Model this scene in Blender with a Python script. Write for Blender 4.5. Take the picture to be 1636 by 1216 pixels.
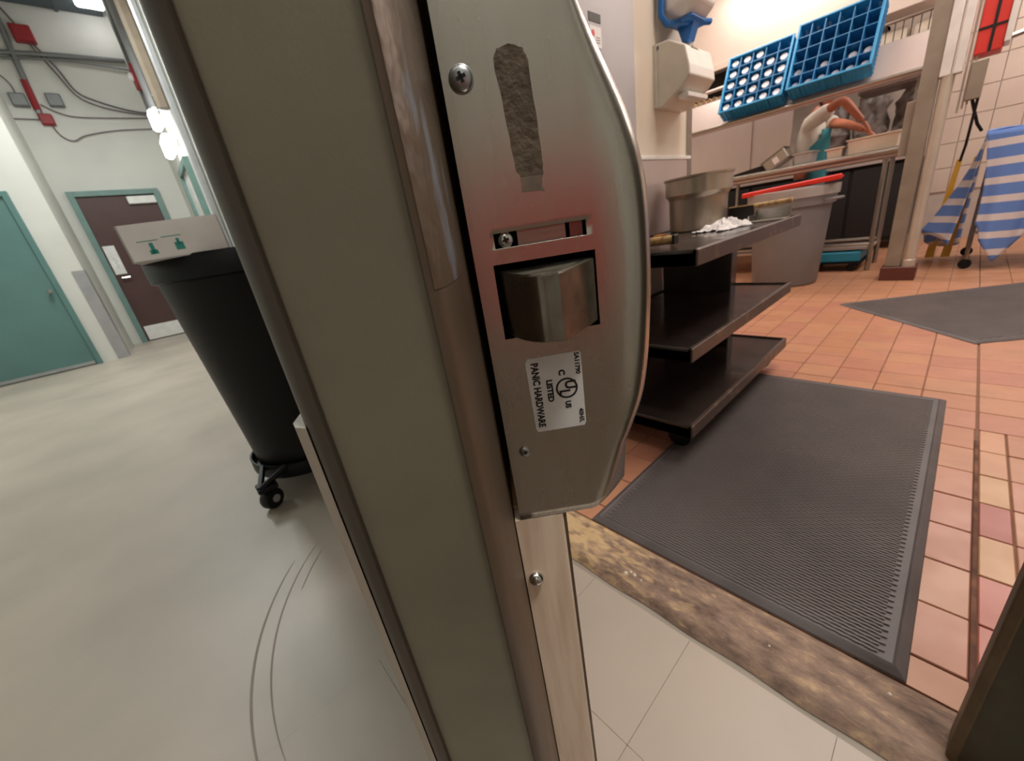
import bpy, bmesh, math, random
from mathutils import Vector, Matrix
random.seed(7)
for o in list(bpy.data.objects): bpy.data.objects.remove(o)
SC = bpy.context.scene
COL = SC.collection

# ------------------------------------------------------------------ camera
CAM = Vector((0, 0, 0.88))
F = 615.0
def _setup():
    d = Vector((1075 - 818, -(2180 - 608), -F)).normalized()
    up = -d
    fwd = Vector((0, 0, -1)); fh = (fwd - up * fwd.dot(up)).normalized()
    rt = fh.cross(up)
    a = math.radians(50.5)
    Xc = fh * math.cos(a + math.pi/2) + rt * math.sin(a + math.pi/2)
    Yc = fh * math.cos(a) + rt * math.sin(a)
    return Matrix((Xc, Yc, up))
RM = _setup()
cd = bpy.data.cameras.new('camera'); cam = bpy.data.objects.new('camera', cd); COL.objects.link(cam)
cam.matrix_world = Matrix.Translation(CAM) @ RM.to_4x4()
cd.sensor_fit = 'HORIZONTAL'; cd.sensor_width = 36; cd.lens = 36 * F / 1636
cd.clip_start = 0.01; cd.clip_end = 100
cd.dof.use_dof = True; cd.dof.focus_distance = 0.19; cd.dof.aperture_fstop = 18
SC.camera = cam

# ------------------------------------------------------------------ light
SC.view_settings.view_transform = 'Standard'; SC.view_settings.look = 'None'
SC.view_settings.gamma = 1; SC.view_settings.use_curve_mapping = False
SC.view_settings.exposure = 0.0
w = bpy.data.worlds.new('world'); SC.world = w; w.use_nodes = True
w.node_tree.nodes['Background'].inputs[0].default_value = (0.9, 0.95, 1, 1)
w.node_tree.nodes['Background'].inputs[1].default_value = 0.05

def area(name, loc, size, power, color, rot=(0, 0, 0)):
    l = bpy.data.lights.new(name, 'AREA'); l.shape = 'RECTANGLE'; l.size = size[0]; l.size_y = size[1]
    l.energy = power; l.color = color
    o = bpy.data.objects.new(name, l); o.location = loc; o.rotation_euler = rot; COL.objects.link(o); return o
COOL = (0.96, 1.0, 0.97); WARM = (1.0, 0.895, 0.82)
area('corridor_lamp', (-6.2, -0.2, 4.3), (1.6, 0.5), 112, COOL)
area('corridor_lamp', (-3.9, -0.9, 3.8), (1.6, 0.5), 30, COOL)
area('corridor_lamp', (0.75, 0.26, 3.2), (0.45, 0.3), 38, (1, 0.95, 0.88))
area('corridor_lamp', (2.4, -1.9, 3.6), (0.9, 0.5), 8, (1, 1.0, 0.94))
area('kitchen_area_light', (0.2, 2.2, 3.2), (1.4, 0.9), 48, WARM)
area('kitchen_area_light', (0.3, 4.4, 3.2), (1.4, 0.9), 50, WARM)
area('kitchen_area_light', (-1.9, 4.9, 3.2), (1.4, 0.6), 46, WARM)
area('kitchen_area_light', (1.0, 6.0, 3.2), (1.4, 0.6), 50, WARM)  # added unseen light that brightens the tiled back wall

# ------------------------------------------------------------------ materials
def lin(c):
    c = c / 255.0
    return c / 12.92 if c <= 0.04045 else ((c + 0.055) / 1.055) ** 2.4
def rgb(r, g, b): return (lin(r), lin(g), lin(b), 1)
MATS = {}
def mat(name, col, rough=0.6, metal=0.0, col2=None, scale=8.0, fac=(0.35, 0.7), bump=0.0, bscale=60.0, stretch=(1, 1, 1),
        emit=None, estr=0, trans=0, alpha=1, rvar=0.0, detail=5, coat=0, spec=.5):
    if name in MATS: return MATS[name]
    m = bpy.data.materials.new(name); m.use_nodes = True; nt = m.node_tree; N = nt.nodes; L = nt.links
    b = N['Principled BSDF']
    b.inputs['Base Color'].default_value = rgb(*col)
    b.inputs['Roughness'].default_value = rough; b.inputs['Metallic'].default_value = metal
    if coat: b.inputs['Coat Weight'].default_value = coat
    if trans: b.inputs['Transmission Weight'].default_value = trans
    if alpha < 1: b.inputs['Alpha'].default_value = alpha
    if emit: b.inputs['Emission Color'].default_value = rgb(*emit); b.inputs['Emission Strength'].default_value = estr
    tc = N.new('ShaderNodeTexCoord'); mp = N.new('ShaderNodeMapping'); L.new(tc.outputs['Object'], mp.inputs[0])
    mp.inputs['Scale'].default_value = stretch
    c2 = col2 if col2 else tuple(max(0, c * 0.93) for c in col)
    n = N.new('ShaderNodeTexNoise'); n.inputs['Scale'].default_value = scale; n.inputs['Detail'].default_value = detail
    L.new(mp.outputs[0], n.inputs['Vector'])
    r = N.new('ShaderNodeValToRGB'); r.color_ramp.elements[0].position = fac[0]; r.color_ramp.elements[1].position = fac[1]
    r.color_ramp.elements[0].color = rgb(*col); r.color_ramp.elements[1].color = rgb(*c2)
    L.new(n.outputs['Fac'], r.inputs[0]); L.new(r.outputs[0], b.inputs['Base Color'])
    if rvar:
        mr = N.new('ShaderNodeMapRange'); mr.inputs['To Min'].default_value = max(0.02, rough - rvar); mr.inputs['To Max'].default_value = rough + rvar
        mr.inputs['From Min'].default_value = 0.3; mr.inputs['From Max'].default_value = 0.7
        L.new(n.outputs['Fac'], mr.inputs['Value']); L.new(mr.outputs[0], b.inputs['Roughness'])
    if bump:
        n2 = N.new('ShaderNodeTexNoise'); n2.inputs['Scale'].default_value = bscale; L.new(mp.outputs[0], n2.inputs['Vector'])
        bp = N.new('ShaderNodeBump'); bp.inputs['Strength'].default_value = bump; bp.inputs['Distance'].default_value = 0.002
        L.new(n2.outputs['Fac'], bp.inputs['Height']); L.new(bp.outputs[0], b.inputs['Normal'])
    b.inputs['Specular IOR Level'].default_value = spec
    MATS[name] = m; return m

M_wallc = mat('corridor_paint', (214, 213, 206), 0.55, col2=(205, 204, 197), scale=1.5, bump=0.1)
M_wallk = mat('kitchen_paint', (232, 222, 206), 0.4, col2=(224, 212, 194), scale=2)
M_vct = mat('vinyl_tile', (186, 173, 160), 0.42, col2=(164, 155, 143), scale=1.6, detail=8, rvar=0.04)
M_vct2 = mat('vinyl_tile_alt', (185, 172, 159), 0.42, col2=(163, 154, 142), scale=1.6, detail=8, rvar=0.04)
M_vctgap = mat('vinyl_joint', (158, 150, 138), 0.7)
M_grout = mat('grout', (140, 104, 84), 0.85, col2=(118, 90, 74), scale=20)
QT = [mat('quarry_tile_%s' % n, c, 0.36, col2=tuple(int(x * 0.93) for x in c), scale=7, rvar=0.08, bump=0.06) for n, c in
      (('orange', (196, 142, 110)), ('salmon', (195, 137, 110)), ('rose', (190, 131, 107)), ('clay', (192, 136, 105)))]
QSP = [mat('quarry_tile_%s' % n, c, 0.38, scale=7, rvar=0.06) for n, c in
       (('peach', (208, 156, 122)), ('sand', (208, 164, 122)), ('red', (176, 100, 86)), ('pink', (196, 120, 104)))]
M_steel = mat('brushed_steel', (176, 172, 164), 0.33, 1.0, col2=(158, 154, 146), scale=30, stretch=(1, 1, 12), rvar=0.05, bump=0.04, bscale=80)
M_steelc = mat('case_steel', (196, 192, 184), 0.27, 1.0, col2=(190, 185, 174), scale=14, stretch=(6, 6, 1), rvar=0.02)
M_steeld = mat('worn_bolt_steel', (150, 144, 134), 0.25, 1.0, col2=(120, 114, 106), scale=60, rvar=0.06)
M_chrome = mat('chrome', (215, 215, 212), 0.15, 1.0)
M_zinc = mat('zinc_screw', (176, 178, 180), 0.35, 0.9)
M_edge = mat('door_edge_paint', (134, 130, 112), 0.42, 0.15, col2=(120, 115, 98), scale=14, bump=0.03, bscale=900, rvar=0.06)
M_guard = mat('edge_guard_brown', (106, 88, 70), 0.45, 0.25, col2=(74, 60, 48), scale=10, stretch=(1, 1, .35), fac=(.35, .75), rvar=0.08)
M_corr = mat('edge_guard_corroded', (100, 83, 67), 0.45, 0.35, col2=(128, 132, 140), scale=60, stretch=(1, 1, .5), fac=(.50, .62), bump=0.4, bscale=200, detail=9)
M_stile = mat('beige_wood', (250, 228, 206), 0.5, col2=(224, 194, 166), scale=22, stretch=(6, 6, .5), fac=(.45, .8))
M_black = mat('black_void', (14, 13, 12), 0.7)
M_blackpl = mat('black_plastic', (9, 12, 13), 0.45, col2=(12, 15, 16), scale=5, spec=.3)
M_label = mat('label_white', (232, 230, 229), 0.4)
M_ink = mat('ink_black', (24, 22, 24), 0.5)
M_adh = mat('adhesive_residue', (112, 98, 80), 0.7, 0.0, col2=(84, 70, 56), scale=160, bump=.3, bscale=400)
M_adh2 = mat('thin_residue', (138, 122, 108), 0.6, 0.2, col2=(116, 100, 88), scale=160)
M_green = mat('teal_door_paint', (94, 130, 126), 0.45, col2=(86, 121, 118), scale=2, bump=.05)
M_teal = mat('teal_frame_paint', (114, 144, 138), 0.45)
M_brown = mat('brown_door_paint', (84, 58, 56), 0.35, col2=(76, 52, 50), scale=3)
M_grey = mat('grey_panel_paint', (186, 182, 184), 0.4, scale=2)
M_stain = mat('wainscot_steel', (206, 192, 186), 0.42, 0.5, col2=(196, 182, 176), scale=3, stretch=(1, 1, .3), rvar=.05)
M_hood = mat('hood_steel', (232, 216, 204), 0.38, 0.5, col2=(224, 206, 194), scale=1.5)
M_ivory = mat('ivory_plastic', (226, 222, 212), 0.4)
M_white = mat('white_plastic', (238, 236, 232), 0.35)
M_bluepl = mat('blue_plastic', (26, 110, 190), 0.35)
M_rack = mat('blue_rack_plastic', (52, 156, 208), 0.45, col2=(40, 142, 196), scale=12)
M_rackd = mat('dark_rack_plastic', (30, 118, 170), 0.5, col2=(24, 104, 156), scale=12)
M_glass = mat('glass_lit_white', (240, 242, 246), 0.12, alpha=1, coat=0.5)  # opaque white paints the light caught by the upturned glass bases
M_mat = mat('black_rubber', (104, 96, 94), 0.5, col2=(92, 85, 84), scale=3, rvar=.08)
M_matb = mat('rubber_border', (98, 92, 92), 0.5, col2=(78, 72, 72), scale=6)
M_cart = mat('cart_black', (60, 51, 47), 0.17, col2=(46, 40, 37), scale=9, rvar=0.1, bump=.25, bscale=30)
M_cartedge = mat('cart_worn_edge', (74, 60, 52), 0.4, col2=(124, 98, 74), scale=26, fac=(.55, .75))
M_towel = mat('white_cloth', (240, 238, 238), 0.9, bump=.2)
M_can = mat('grey_plastic', (128, 127, 130), 0.5, col2=(120, 119, 122), scale=4)
M_liner = mat('clear_liner', (214, 206, 202), 0.25, alpha=.55)
M_red = mat('red_plastic', (224, 44, 28), 0.4)
M_redb = mat('red_box', (224, 52, 40), 0.5)
M_pil = mat('column_paint', (158, 147, 133), 0.45, 0.2, col2=(140, 129, 115), scale=6)
M_pil2 = mat('pipe_cover', (206, 194, 180), 0.35, .2, col2=(184, 172, 158), scale=8, stretch=(1, 1, .4))
M_base = mat('brown_tile', (98, 52, 44), 0.45)
M_wtile = mat('white_wall_tile', (222, 204, 190), 0.25, col2=(214, 194, 180), scale=3)
M_tgrout = mat('wall_grout', (204, 190, 180), 0.8)
M_yellow = mat('yellow_plastic', (206, 152, 40), 0.5)
M_skin = mat('skin', (190, 118, 88), 0.5, col2=(176, 104, 78), scale=6)
M_shirt = mat('white_shirt', (232, 226, 214), 0.85, bump=.15, bscale=30)
M_apron = mat('teal_apron', (40, 122, 132), 0.7)
M_jean = mat('blue_trousers', (38, 62, 86), 0.8)
M_hair = mat('dark_hair', (30, 24, 22), 0.6)
M_shoe = mat('black_shoe', (22, 20, 20), 0.5)
M_tub = mat('cream_tub', (226, 210, 190), 0.4)
M_pan = mat('dark_pan', (40, 36, 34), 0.4, .5)
M_wrap = mat('grey_plastic_film', (150, 138, 132), 0.35, col2=(80, 70, 66), scale=14, bump=.4, bscale=20)
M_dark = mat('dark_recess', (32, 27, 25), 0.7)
M_handle = mat('wood_handle', (190, 156, 104), 0.6, col2=(120, 92, 60), scale=40, fac=(.5, .7))
M_orange = mat('orange_peel', (220, 140, 70), .6)
M_card = mat('white_cardboard', (230, 226, 222), 0.8)
M_print = mat('teal_print', (60, 150, 140), .8)
M_conduit = mat('grey_conduit', (128, 130, 130), 0.5, .5)
M_cable = mat('grey_cable', (104, 92, 94), .6)
M_redbox = mat('red_junction', (150, 34, 40), .5)
M_brownpipe = mat('pipe_insulation', (134, 120, 104), .7)
M_beam = mat('dark_beam', (74, 88, 94), .5, .2)
M_lamp = mat('lit_diffuser', (255, 255, 255), .5, emit=(255, 255, 255), estr=9)
M_led = mat('red_led', (255, 20, 40), .5, emit=(255, 20, 50), estr=4)
M_jamb = mat('jamb_paint', (66, 64, 46), 0.4, .2, col2=(54, 50, 36), scale=20)
M_jamb2 = mat('jamb_paint_brown', (104, 88, 62), .45, .2, col2=(86, 72, 50), scale=20)
M_lead = mat('guard_aluminium', (176, 176, 178), .45, .5)

def threshold_mat():
    m = bpy.data.materials.new('worn_threshold_wood'); m.use_nodes = True; N = m.node_tree.nodes; L = m.node_tree.links
    b = N['Principled BSDF']; b.inputs['Roughness'].default_value = .7
    tc = N.new('ShaderNodeTexCoord'); mp = N.new('ShaderNodeMapping'); mp.inputs['Scale'].default_value = (1, 2.4, 1); L.new(tc.outputs['Object'], mp.inputs[0])
    n = N.new('ShaderNodeTexNoise'); n.inputs['Scale'].default_value = 15; n.inputs['Detail'].default_value = 14; n.inputs['Roughness'].default_value = .68; n.inputs['Distortion'].default_value = .15
    L.new(mp.outputs[0], n.inputs['Vector'])
    r = N.new('ShaderNodeValToRGB'); e = r.color_ramp.elements
    e[0].position = .3; e[0].color = rgb(84, 66, 56); e[1].position = .74; e[1].color = rgb(206, 182, 150)
    x = e.new(.45); x.color = rgb(126, 104, 90); x = e.new(.56); x.color = rgb(148, 124, 106); x = e.new(.64); x.color = rgb(178, 150, 120)
    L.new(n.outputs['Fac'], r.inputs[0]); L.new(r.outputs[0], b.inputs['Base Color'])
    # pale flaking finish towards the hinge end of the sill
    n3 = N.new('ShaderNodeTexNoise'); n3.inputs['Scale'].default_value = 26; n3.inputs['Detail'].default_value = 10; n3.inputs['Distortion'].default_value = .4; L.new(mp.outputs[0], n3.inputs['Vector'])
    sx = N.new('ShaderNodeSeparateXYZ'); L.new(tc.outputs['Object'], sx.inputs[0])
    mr = N.new('ShaderNodeMapRange'); mr.inputs['From Min'].default_value = -.60; mr.inputs['From Max'].default_value = -.22; mr.inputs['To Min'].default_value = .16; mr.inputs['To Max'].default_value = -.16; L.new(sx.outputs['X'], mr.inputs['Value'])
    ad = N.new('ShaderNodeMath'); ad.operation = 'ADD'; L.new(n3.outputs['Fac'], ad.inputs[0]); L.new(mr.outputs[0], ad.inputs[1])
    r3 = N.new('ShaderNodeValToRGB'); r3.color_ramp.elements[0].position = .47; r3.color_ramp.elements[1].position = .72; L.new(ad.outputs[0], r3.inputs[0])
    mx = N.new('ShaderNodeMixRGB'); mx.inputs['Color2'].default_value = rgb(206, 176, 132); L.new(r3.outputs[0], mx.inputs['Fac']); L.new(r.outputs[0], mx.inputs['Color1']); L.new(mx.outputs[0], b.inputs['Base Color'])
    bp = N.new('ShaderNodeBump'); bp.inputs['Strength'].default_value = .5; bp.inputs['Distance'].default_value = .006
    L.new(n.outputs['Fac'], bp.inputs['Height']); L.new(bp.outputs[0], b.inputs['Normal'])
    return m
M_thr = threshold_mat()
def stripe_mat():
    m = bpy.data.materials.new('striped_cloth'); m.use_nodes = True; N = m.node_tree.nodes; L = m.node_tree.links
    b = N['Principled BSDF']; b.inputs['Roughness'].default_value = .85
    at = N.new('ShaderNodeUVMap'); at.uv_map = 'UVMap'; sp = N.new('ShaderNodeSeparateXYZ'); L.new(at.outputs[0], sp.inputs[0])
    mu = N.new('ShaderNodeMath'); mu.operation = 'FRACT'; L.new(sp.outputs['Y'], mu.inputs[0])
    r = N.new('ShaderNodeValToRGB'); r.color_ramp.interpolation = 'CONSTANT'; e = r.color_ramp.elements
    e[0].position = 0; e[0].color = rgb(104, 138, 206); e[1].position = .62; e[1].color = rgb(222, 212, 212)
    L.new(mu.outputs[0], r.inputs[0]); L.new(r.outputs[0], b.inputs['Base Color'])
    return m
M_stripe = stripe_mat()

# ------------------------------------------------------------------ builders
class MB:
    def __init__(s): s.v = []; s.f = []; s.mi = []; s.cur = 0
    def add(s, vs, fs, mi=None):
        k = len(s.v); s.v += [Vector(v) for v in vs]; s.f += [tuple(i + k for i in f) for f in fs]; s.mi += [s.cur if mi is None else mi] * len(fs); return s
    def box(s, a, b, ch=0.0, M=None):
        (x0, y0, z0), (x1, y1, z1) = [min(p, q) for p, q in zip(a, b)], [max(p, q) for p, q in zip(a, b)]
        if ch <= 0:
            vs = [(x0,y0,z0),(x1,y0,z0),(x1,y1,z0),(x0,y1,z0),(x0,y0,z1),(x1,y0,z1),(x1,y1,z1),(x0,y1,z1)]
            fs = [(3,2,1,0),(4,5,6,7),(0,1,5,4),(1,2,6,5),(2,3,7,6),(3,0,4,7)]
        else:
            c = min(ch, (x1-x0)*.45, (y1-y0)*.45, (z1-z0)*.45)
            vs = []; 
            for z, d in ((z0, c), (z0 + c, 0), (z1 - c, 0), (z1, c)):
                e = 0 if d == 0 else c
                X0, X1, Y0, Y1 = x0 + e, x1 - e, y0 + e, y1 - e
                q = c if e == 0 else c * .3
                vs += [(X0+q,Y0,z),(X1-q,Y0,z),(X1,Y0+q,z),(X1,Y1-q,z),(X1-q,Y1,z),(X0+q,Y1,z),(X0,Y1-q,z),(X0,Y0+q,z)]
            fs = [tuple(range(7, -1, -1)), tuple(range(24, 32))]
            for k in range(3):
                for i in range(8):
                    j = (i + 1) % 8; fs.append((k*8+i, k*8+j, k*8+8+j, k*8+8+i))
        if M: vs = [M @ Vector(v) for v in vs]
        return s.add(vs, fs)
    def prism(s, poly, z0, z1, M=None, axis='z'):
        n = len(poly); vs = []
        for z in (z0, z1):
            for p in poly:
                v = (p[0], p[1], z) if axis == 'z' else ((z, p[0], p[1]) if axis == 'x' else (p[0], z, p[1]))
                vs.append(v)
        fs = [tuple(range(n - 1, -1, -1)), tuple(range(n, 2 * n))] + [(i, (i+1) % n, n + (i+1) % n, n + i) for i in range(n)]
        if M: vs = [M @ Vector(v) for v in vs]
        return s.add(vs, fs)
    def lathe(s, prof, c=(0, 0, 0), n=24, M=None, cap0=True, cap1=True):
        vs = []; fs = []
        for (r, z) in prof:
            for i in range(n):
                a = 2 * math.pi * i / n; vs.append((c[0] + r * math.cos(a), c[1] + r * math.sin(a), c[2] + z))
        for k in range(len(prof) - 1):
            for i in range(n):
                j = (i + 1) % n; fs.append((k*n+i, k*n+j, (k+1)*n+j, (k+1)*n+i))
        if cap0: fs.append(tuple(range(n - 1, -1, -1)))
        if cap1: fs.append(tuple(range((len(prof)-1)*n, len(prof)*n)))
        if M: vs = [M @ Vector(v) for v in vs]
        return s.add(vs, fs)
    def tube(s, pts, r, n=8):
        pts = [Vector(p) for p in pts]; vs = []; fs = []; m = len(pts)
        rr = r if isinstance(r, (list, tuple)) else [r] * m
        t0 = (pts[1] - pts[0]).normalized(); up = Vector((0, 0, 1)) if abs(t0.z) < .9 else Vector((1, 0, 0))
        a = t0.cross(up).normalized()
        for k in range(m):
            t = (pts[min(k+1, m-1)] - pts[max(k-1, 0)]).normalized()
            a = (a - t * a.dot(t)).normalized(); b = t.cross(a)
            for i in range(n):
                q = 2 * math.pi * i / n; vs.append(pts[k] + (a * math.cos(q) + b * math.sin(q)) * rr[k])
        for k in range(m - 1):
            for i in range(n):
                j = (i + 1) % n; fs.append((k*n+i, k*n+j, (k+1)*n+j, (k+1)*n+i))
        fs.append(tuple(range(n - 1, -1, -1))); fs.append(tuple(range((m-1)*n, m*n)))
        return s.add(vs, fs)
    def loft(s, secs, closed=True, caps=True):
        n = len(secs[0]); vs = [v for sec in secs for v in sec]; fs = []
        for k in range(len(secs) - 1):
            for i in range(n if closed else n - 1):
                j = (i + 1) % n; fs.append((k*n+i, k*n+j, (k+1)*n+j, (k+1)*n+i))
        if caps and closed: fs.append(tuple(range(n-1, -1, -1))); fs.append(tuple(range((len(secs)-1)*n, len(secs)*n)))
        return s.add(vs, fs)
    def build(s, name, mats, parent=None, smooth=False, bevel=0, fix=True):
        me = bpy.data.meshes.new(name); off = Vector((0, 0, 0)); p = parent
        while p: off += p.location; p = p.parent
        me.from_pydata([v - off for v in s.v], [], s.f); 
        for m in (mats if isinstance(mats, list) else [mats]): me.materials.append(m)
        for p_, i in zip(me.polygons, s.mi): p_.material_index = i
        if fix:
            bm = bmesh.new(); bm.from_mesh(me); bmesh.ops.recalc_face_normals(bm, faces=bm.faces); bm.to_mesh(me); bm.free()
        o = bpy.data.objects.new(name, me); COL.objects.link(o)
        if parent: o.parent = parent
        if smooth:
            for p_ in me.polygons: p_.use_smooth = True
            try: me.set_sharp_from_angle(angle=math.radians(38))
            except Exception: pass
        if bevel:
            b = o.modifiers.new('bevel', 'BEVEL'); b.width = bevel; b.segments = 2; b.limit_method = 'ANGLE'
        return o
def thing(name, label, cat, loc=(0, 0, 0), group=None):
    o = bpy.data.objects.new(name, None); COL.objects.link(o); o.location = loc; o.empty_display_size = .1
    o['label'] = label; o['category'] = cat
    if group: o['group'] = group
    return o
def tag(o, label, cat, group=None, kind=None):
    o['label'] = label; o['category'] = cat
    if group: o['group'] = group
    if kind: o['kind'] = kind
    return o
def struct(o, label=None, cat=None):
    o['kind'] = 'structure'
    if label: o['label'] = label
    if cat: o['category'] = cat
    return o
def copyobj(o, parent=None, loc=None):
    c = o.copy(); COL.objects.link(c)
    if parent: c.parent = parent
    if loc is not None: c.location = loc
    return c

# ------------------------------------------------------------------ setting: shell
floor = struct(MB().box((-9.9, -2.7, -0.12), (3.2, 7.4, -0.006)).build('floor', M_vctgap), 'corridor and kitchen floor slab under pale vinyl and orange quarry tiles', 'floor')
# vinyl tiles of the corridor (nearest ones one by one, the rest joined)
def tile_piece(parent, name, x0, x1, y0, y1, m, z=0.0, ch=.0002):
    mb = MB(); mb.box((x0, y0, z - .006), (x1, y1, z), ch); return mb.build(name, m, parent)
P = 0.25; cnt = 0; rest = MB()
tm = {}
for i in range(-38, 13):
    for j in range(-11, 5):
        x0 = -0.245 + i * P; gp = .0006 if x0 > -.95 and 0.08 + j * P > -.5 else 0; x1 = x0 + P - gp; y0 = 0.08 + j * P; y1 = min(y0 + P - gp, 0.594 if x0 > -0.9 else 9)
        if j > 1 and x0 > -3.2: continue
        if y1 - y0 < .02 or (j > 3): continue
        if -3.1 < x0 < 0.2 and y0 > -1.1:
            cnt += 1
            o = tile_piece(floor, 'vinyl_tile', x0, x1, y0, y1, M_vct if (i * 7 + j * 3) % 3 else M_vct2, ch=.0002 if gp else 0)
        else:
            rest.box((x0, y0, -.006), (x1, y1, 0))
o = rest.build('vinyl_tiles', M_vct, floor); o['kind'] = 'stuff'
# quarry tiles
QP = 0.1485; RP = .1538; rest = MB(); cnt = 0
def qx(k): return 0.152 - k * QP
for j in range(-1, 42):
    y0 = 0.979 + j * RP - (RP if j < 0 else 0) * 0; y1 = y0 + RP - .0032
    if j == -1: y0 = .826; 
    cols = []
    for k in range(1, 22): cols.append((qx(k) + .0016, qx(k - 1) - .0016 - (.003 if k == 1 and y0 < 1.9 else 0), None))
    if y0 < 1.85:
        cols.append((.159, .2135, 'sp'))
        for k in range(0, 14): cols.append((.2175 + k * QP, .2175 + (k + 1) * QP - .0032, None))
    else:
        for k in range(0, 15): cols.append((.157 + k * QP, .157 + (k + 1) * QP - .0032, None))
    for (x0, x1, sp) in cols:
        if x0 < -1.1 and y0 < 2.5: continue
        yy0, yy1 = (y0, y1)
        undermat = (x1 < .06 and x0 > -.6 and y0 > .76 and y1 < 2.1)
        vis = (not undermat) and y0 < 3.7 and -1.1 < x0 < .62
        if vis and cnt < 290:
            cnt += 1
            if sp: m = [QSP[2], QSP[3], QSP[1], QSP[2], QSP[1], QSP[0], QSP[0], QSP[0]][max(0, j + 1) % 8]
            else: m = random.choice(QT) if y0 > 1.6 else random.choice([QT[1], QT[2], QT[1], QT[0]])
            if sp and j == -1: m = QSP[3]
            if sp and j == 0: m = QSP[3]
            if sp and j == 1: m = QSP[1]
            if sp and j == 2: m = QSP[2]
            if sp and j == 3: m = QSP[1]
            if sp and j == 4: m = QSP[0]
            o = tile_piece(floor, 'quarry_tile', x0, x1, yy0, yy1, m, random.uniform(-.0008, .0006), .002)
        else: rest.box((x0, yy0, -.006), (x1, yy1, 0))
mb = MB(); mb.box((-1.1, .745, -.007), (3.2, 7.4, -.0045)); mb.build('grout_bed', M_grout, floor)
for x0 in [qx(k) + .0025 for k in range(0, 8)] + [.160]:   # cut first row by the threshold
    wd = .051 if x0 == .160 else QP - .005
    if x0 > .155 or x0 < .14: rest.box((x0, .752, -.006), (x0 + wd, .821, -.0005))
for o_ in []: pass
o = rest.build('quarry_tiles', QT[0], floor); o['kind'] = 'stuff'
MB().box((.1485, .748, -.004), (.1570, 1.82, .0005), .001).build('expansion_joint', mat('joint_filler', (74, 44, 34), .8, col2=(150, 104, 80), scale=12), floor)
# curved scuffs left by the swinging door
for R, a0, a1, wd in ((.735, 222, 274, .0022), (.775, 228, 278, .003), (.70, 225, 238, .002)):
    mb = MB(); pts = []
    for k in range(25):
        a = math.radians(a0 + (a1 - a0) * k / 24); u = Vector((math.cos(a), math.sin(a), 0)); c = Vector((-.75, .6, .0006))
        ww = wd * math.sin(math.pi * (k + .5) / 25) ** .5
        pts.append((c + u * (R - ww), c + u * (R + ww)))
    vs = [p for q in pts for p in q]; mb.add(vs, [(2*k, 2*k+1, 2*k+3, 2*k+2) for k in range(24)])
    mb.build('scuff_mark', mat('scuff', (150, 138, 126), .6), floor)

# threshold
mb = MB(); nx, ny = 60, 10; vs = []; fs = []
for j in range(ny + 1):
    for i in range(nx + 1):
        x = -.95 + 1.2 * i / nx; y = .594 + .156 * j / ny
        e = min(j, ny - j) / ny
        z = .004 + .010 * min(1, e * 5) + .0035 * math.sin(x * 37 + y * 20) * math.sin(y * 60 + x * 11) + .002 * random.random()
        if j in (0, ny): z = -.004
        if j == 0: y += .0022 * math.sin(x * 31) 
        vs.append((x, y, z))
for j in range(ny):
    for i in range(nx): k = j * (nx + 1) + i; fs.append((k, k+1, k+nx+2, k+nx+1))
mb.add(vs, fs); thr = mb.build('trim_1', M_thr, None, smooth=True); struct(thr, 'worn wooden door threshold with flaking brown and tan finish', 'threshold')
mb = MB()
for (x, y, r) in ((-.435, .632, .006), (-.415, .640, .005), (-.427, .643, .004), (-.395, .637, .003), (.055, .70, .004), (-.12, .66, .003)):
    mb.lathe([(r, 0), (r * .8, r * .5), (r * .3, r * .8)], (x, y, .014), 8)
o = mb.build('paint_fleck', mat('fleck', (226, 214, 196), .6), thr, smooth=True); o['kind'] = 'stuff'

def wall(name, a, b, m, label): return struct(MB().box(a, b).build(name, m), label, 'wall')
wall('wall_divider_left', (-3.2, .68, 0), (-.90, .80, 5.3), M_wallc, 'pale wall left of the doorway between corridor and kitchen')
wall('wall_divider_far', (-9.9, 1.0, 0), (-3.2, 1.12, 5.3), M_wallc, 'pale corridor wall on the right beyond the black bin')
wall('wall_divider_right', (.60, .68, 0), (3.3, .80, 5.3), M_wallc, 'pale wall right of the doorway')
wall('wall_divider_over', (-.90, .68, 2.15), (.60, .80, 5.3), M_wallc, 'pale wall above the doorway')
we = wall('wall_end', (-9.9, -2.7, 0), (-9.73, 1.12, 5.3), M_wallc, 'pale end wall of the corridor around the brown door')
wl = wall('wall_left', (-9.73, -2.7, 0), (-8.05, -.6, 5.3), M_wallc, 'pale wall with the teal door, standing forward of the end wall')
wall('wall_behind', (-9.9, -2.82, 0), (3.3, -2.7, 5.3), M_wallc, 'pale corridor wall behind the camera')
wall('wall_corridor_right', (3.2, -2.7, 0), (3.32, 7.5, 5.3), M_wallc, 'pale wall closing corridor and kitchen on the right')
struct(MB().box((-9.9, -2.82, 5.3), (3.32, 1.12, 5.4)).build('ceiling_corridor', M_wallc), 'pale corridor ceiling', 'ceiling')
struct(MB().box((-3.3, .80, 3.3), (3.2, 7.5, 3.4)).build('ceiling_kitchen', M_wallk), 'cream kitchen ceiling', 'ceiling')
wk = wall('wall_kitchen_left', (-1.25, .80, 0), (-1.10, 2.45, 3.3), M_wallk, 'cream kitchen wall carrying the dispensers and electrical panel')
wall('wall_kitchen_return', (-3.3, 2.33, 0), (-1.25, 2.45, 3.3), M_wallk, 'cream return wall behind the dispenser wall')
wall('wall_kitchen_alcove', (-3.42, 2.33, 0), (-3.3, 7.5, 3.3), M_wallk, 'cream wall at the far left of the dish area')
wb = wall('wall_kitchen_back', (-3.4, 7.2, 0), (3.3, 7.32, 3.3), M_tgrout, 'tiled back wall of the kitchen')
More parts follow.
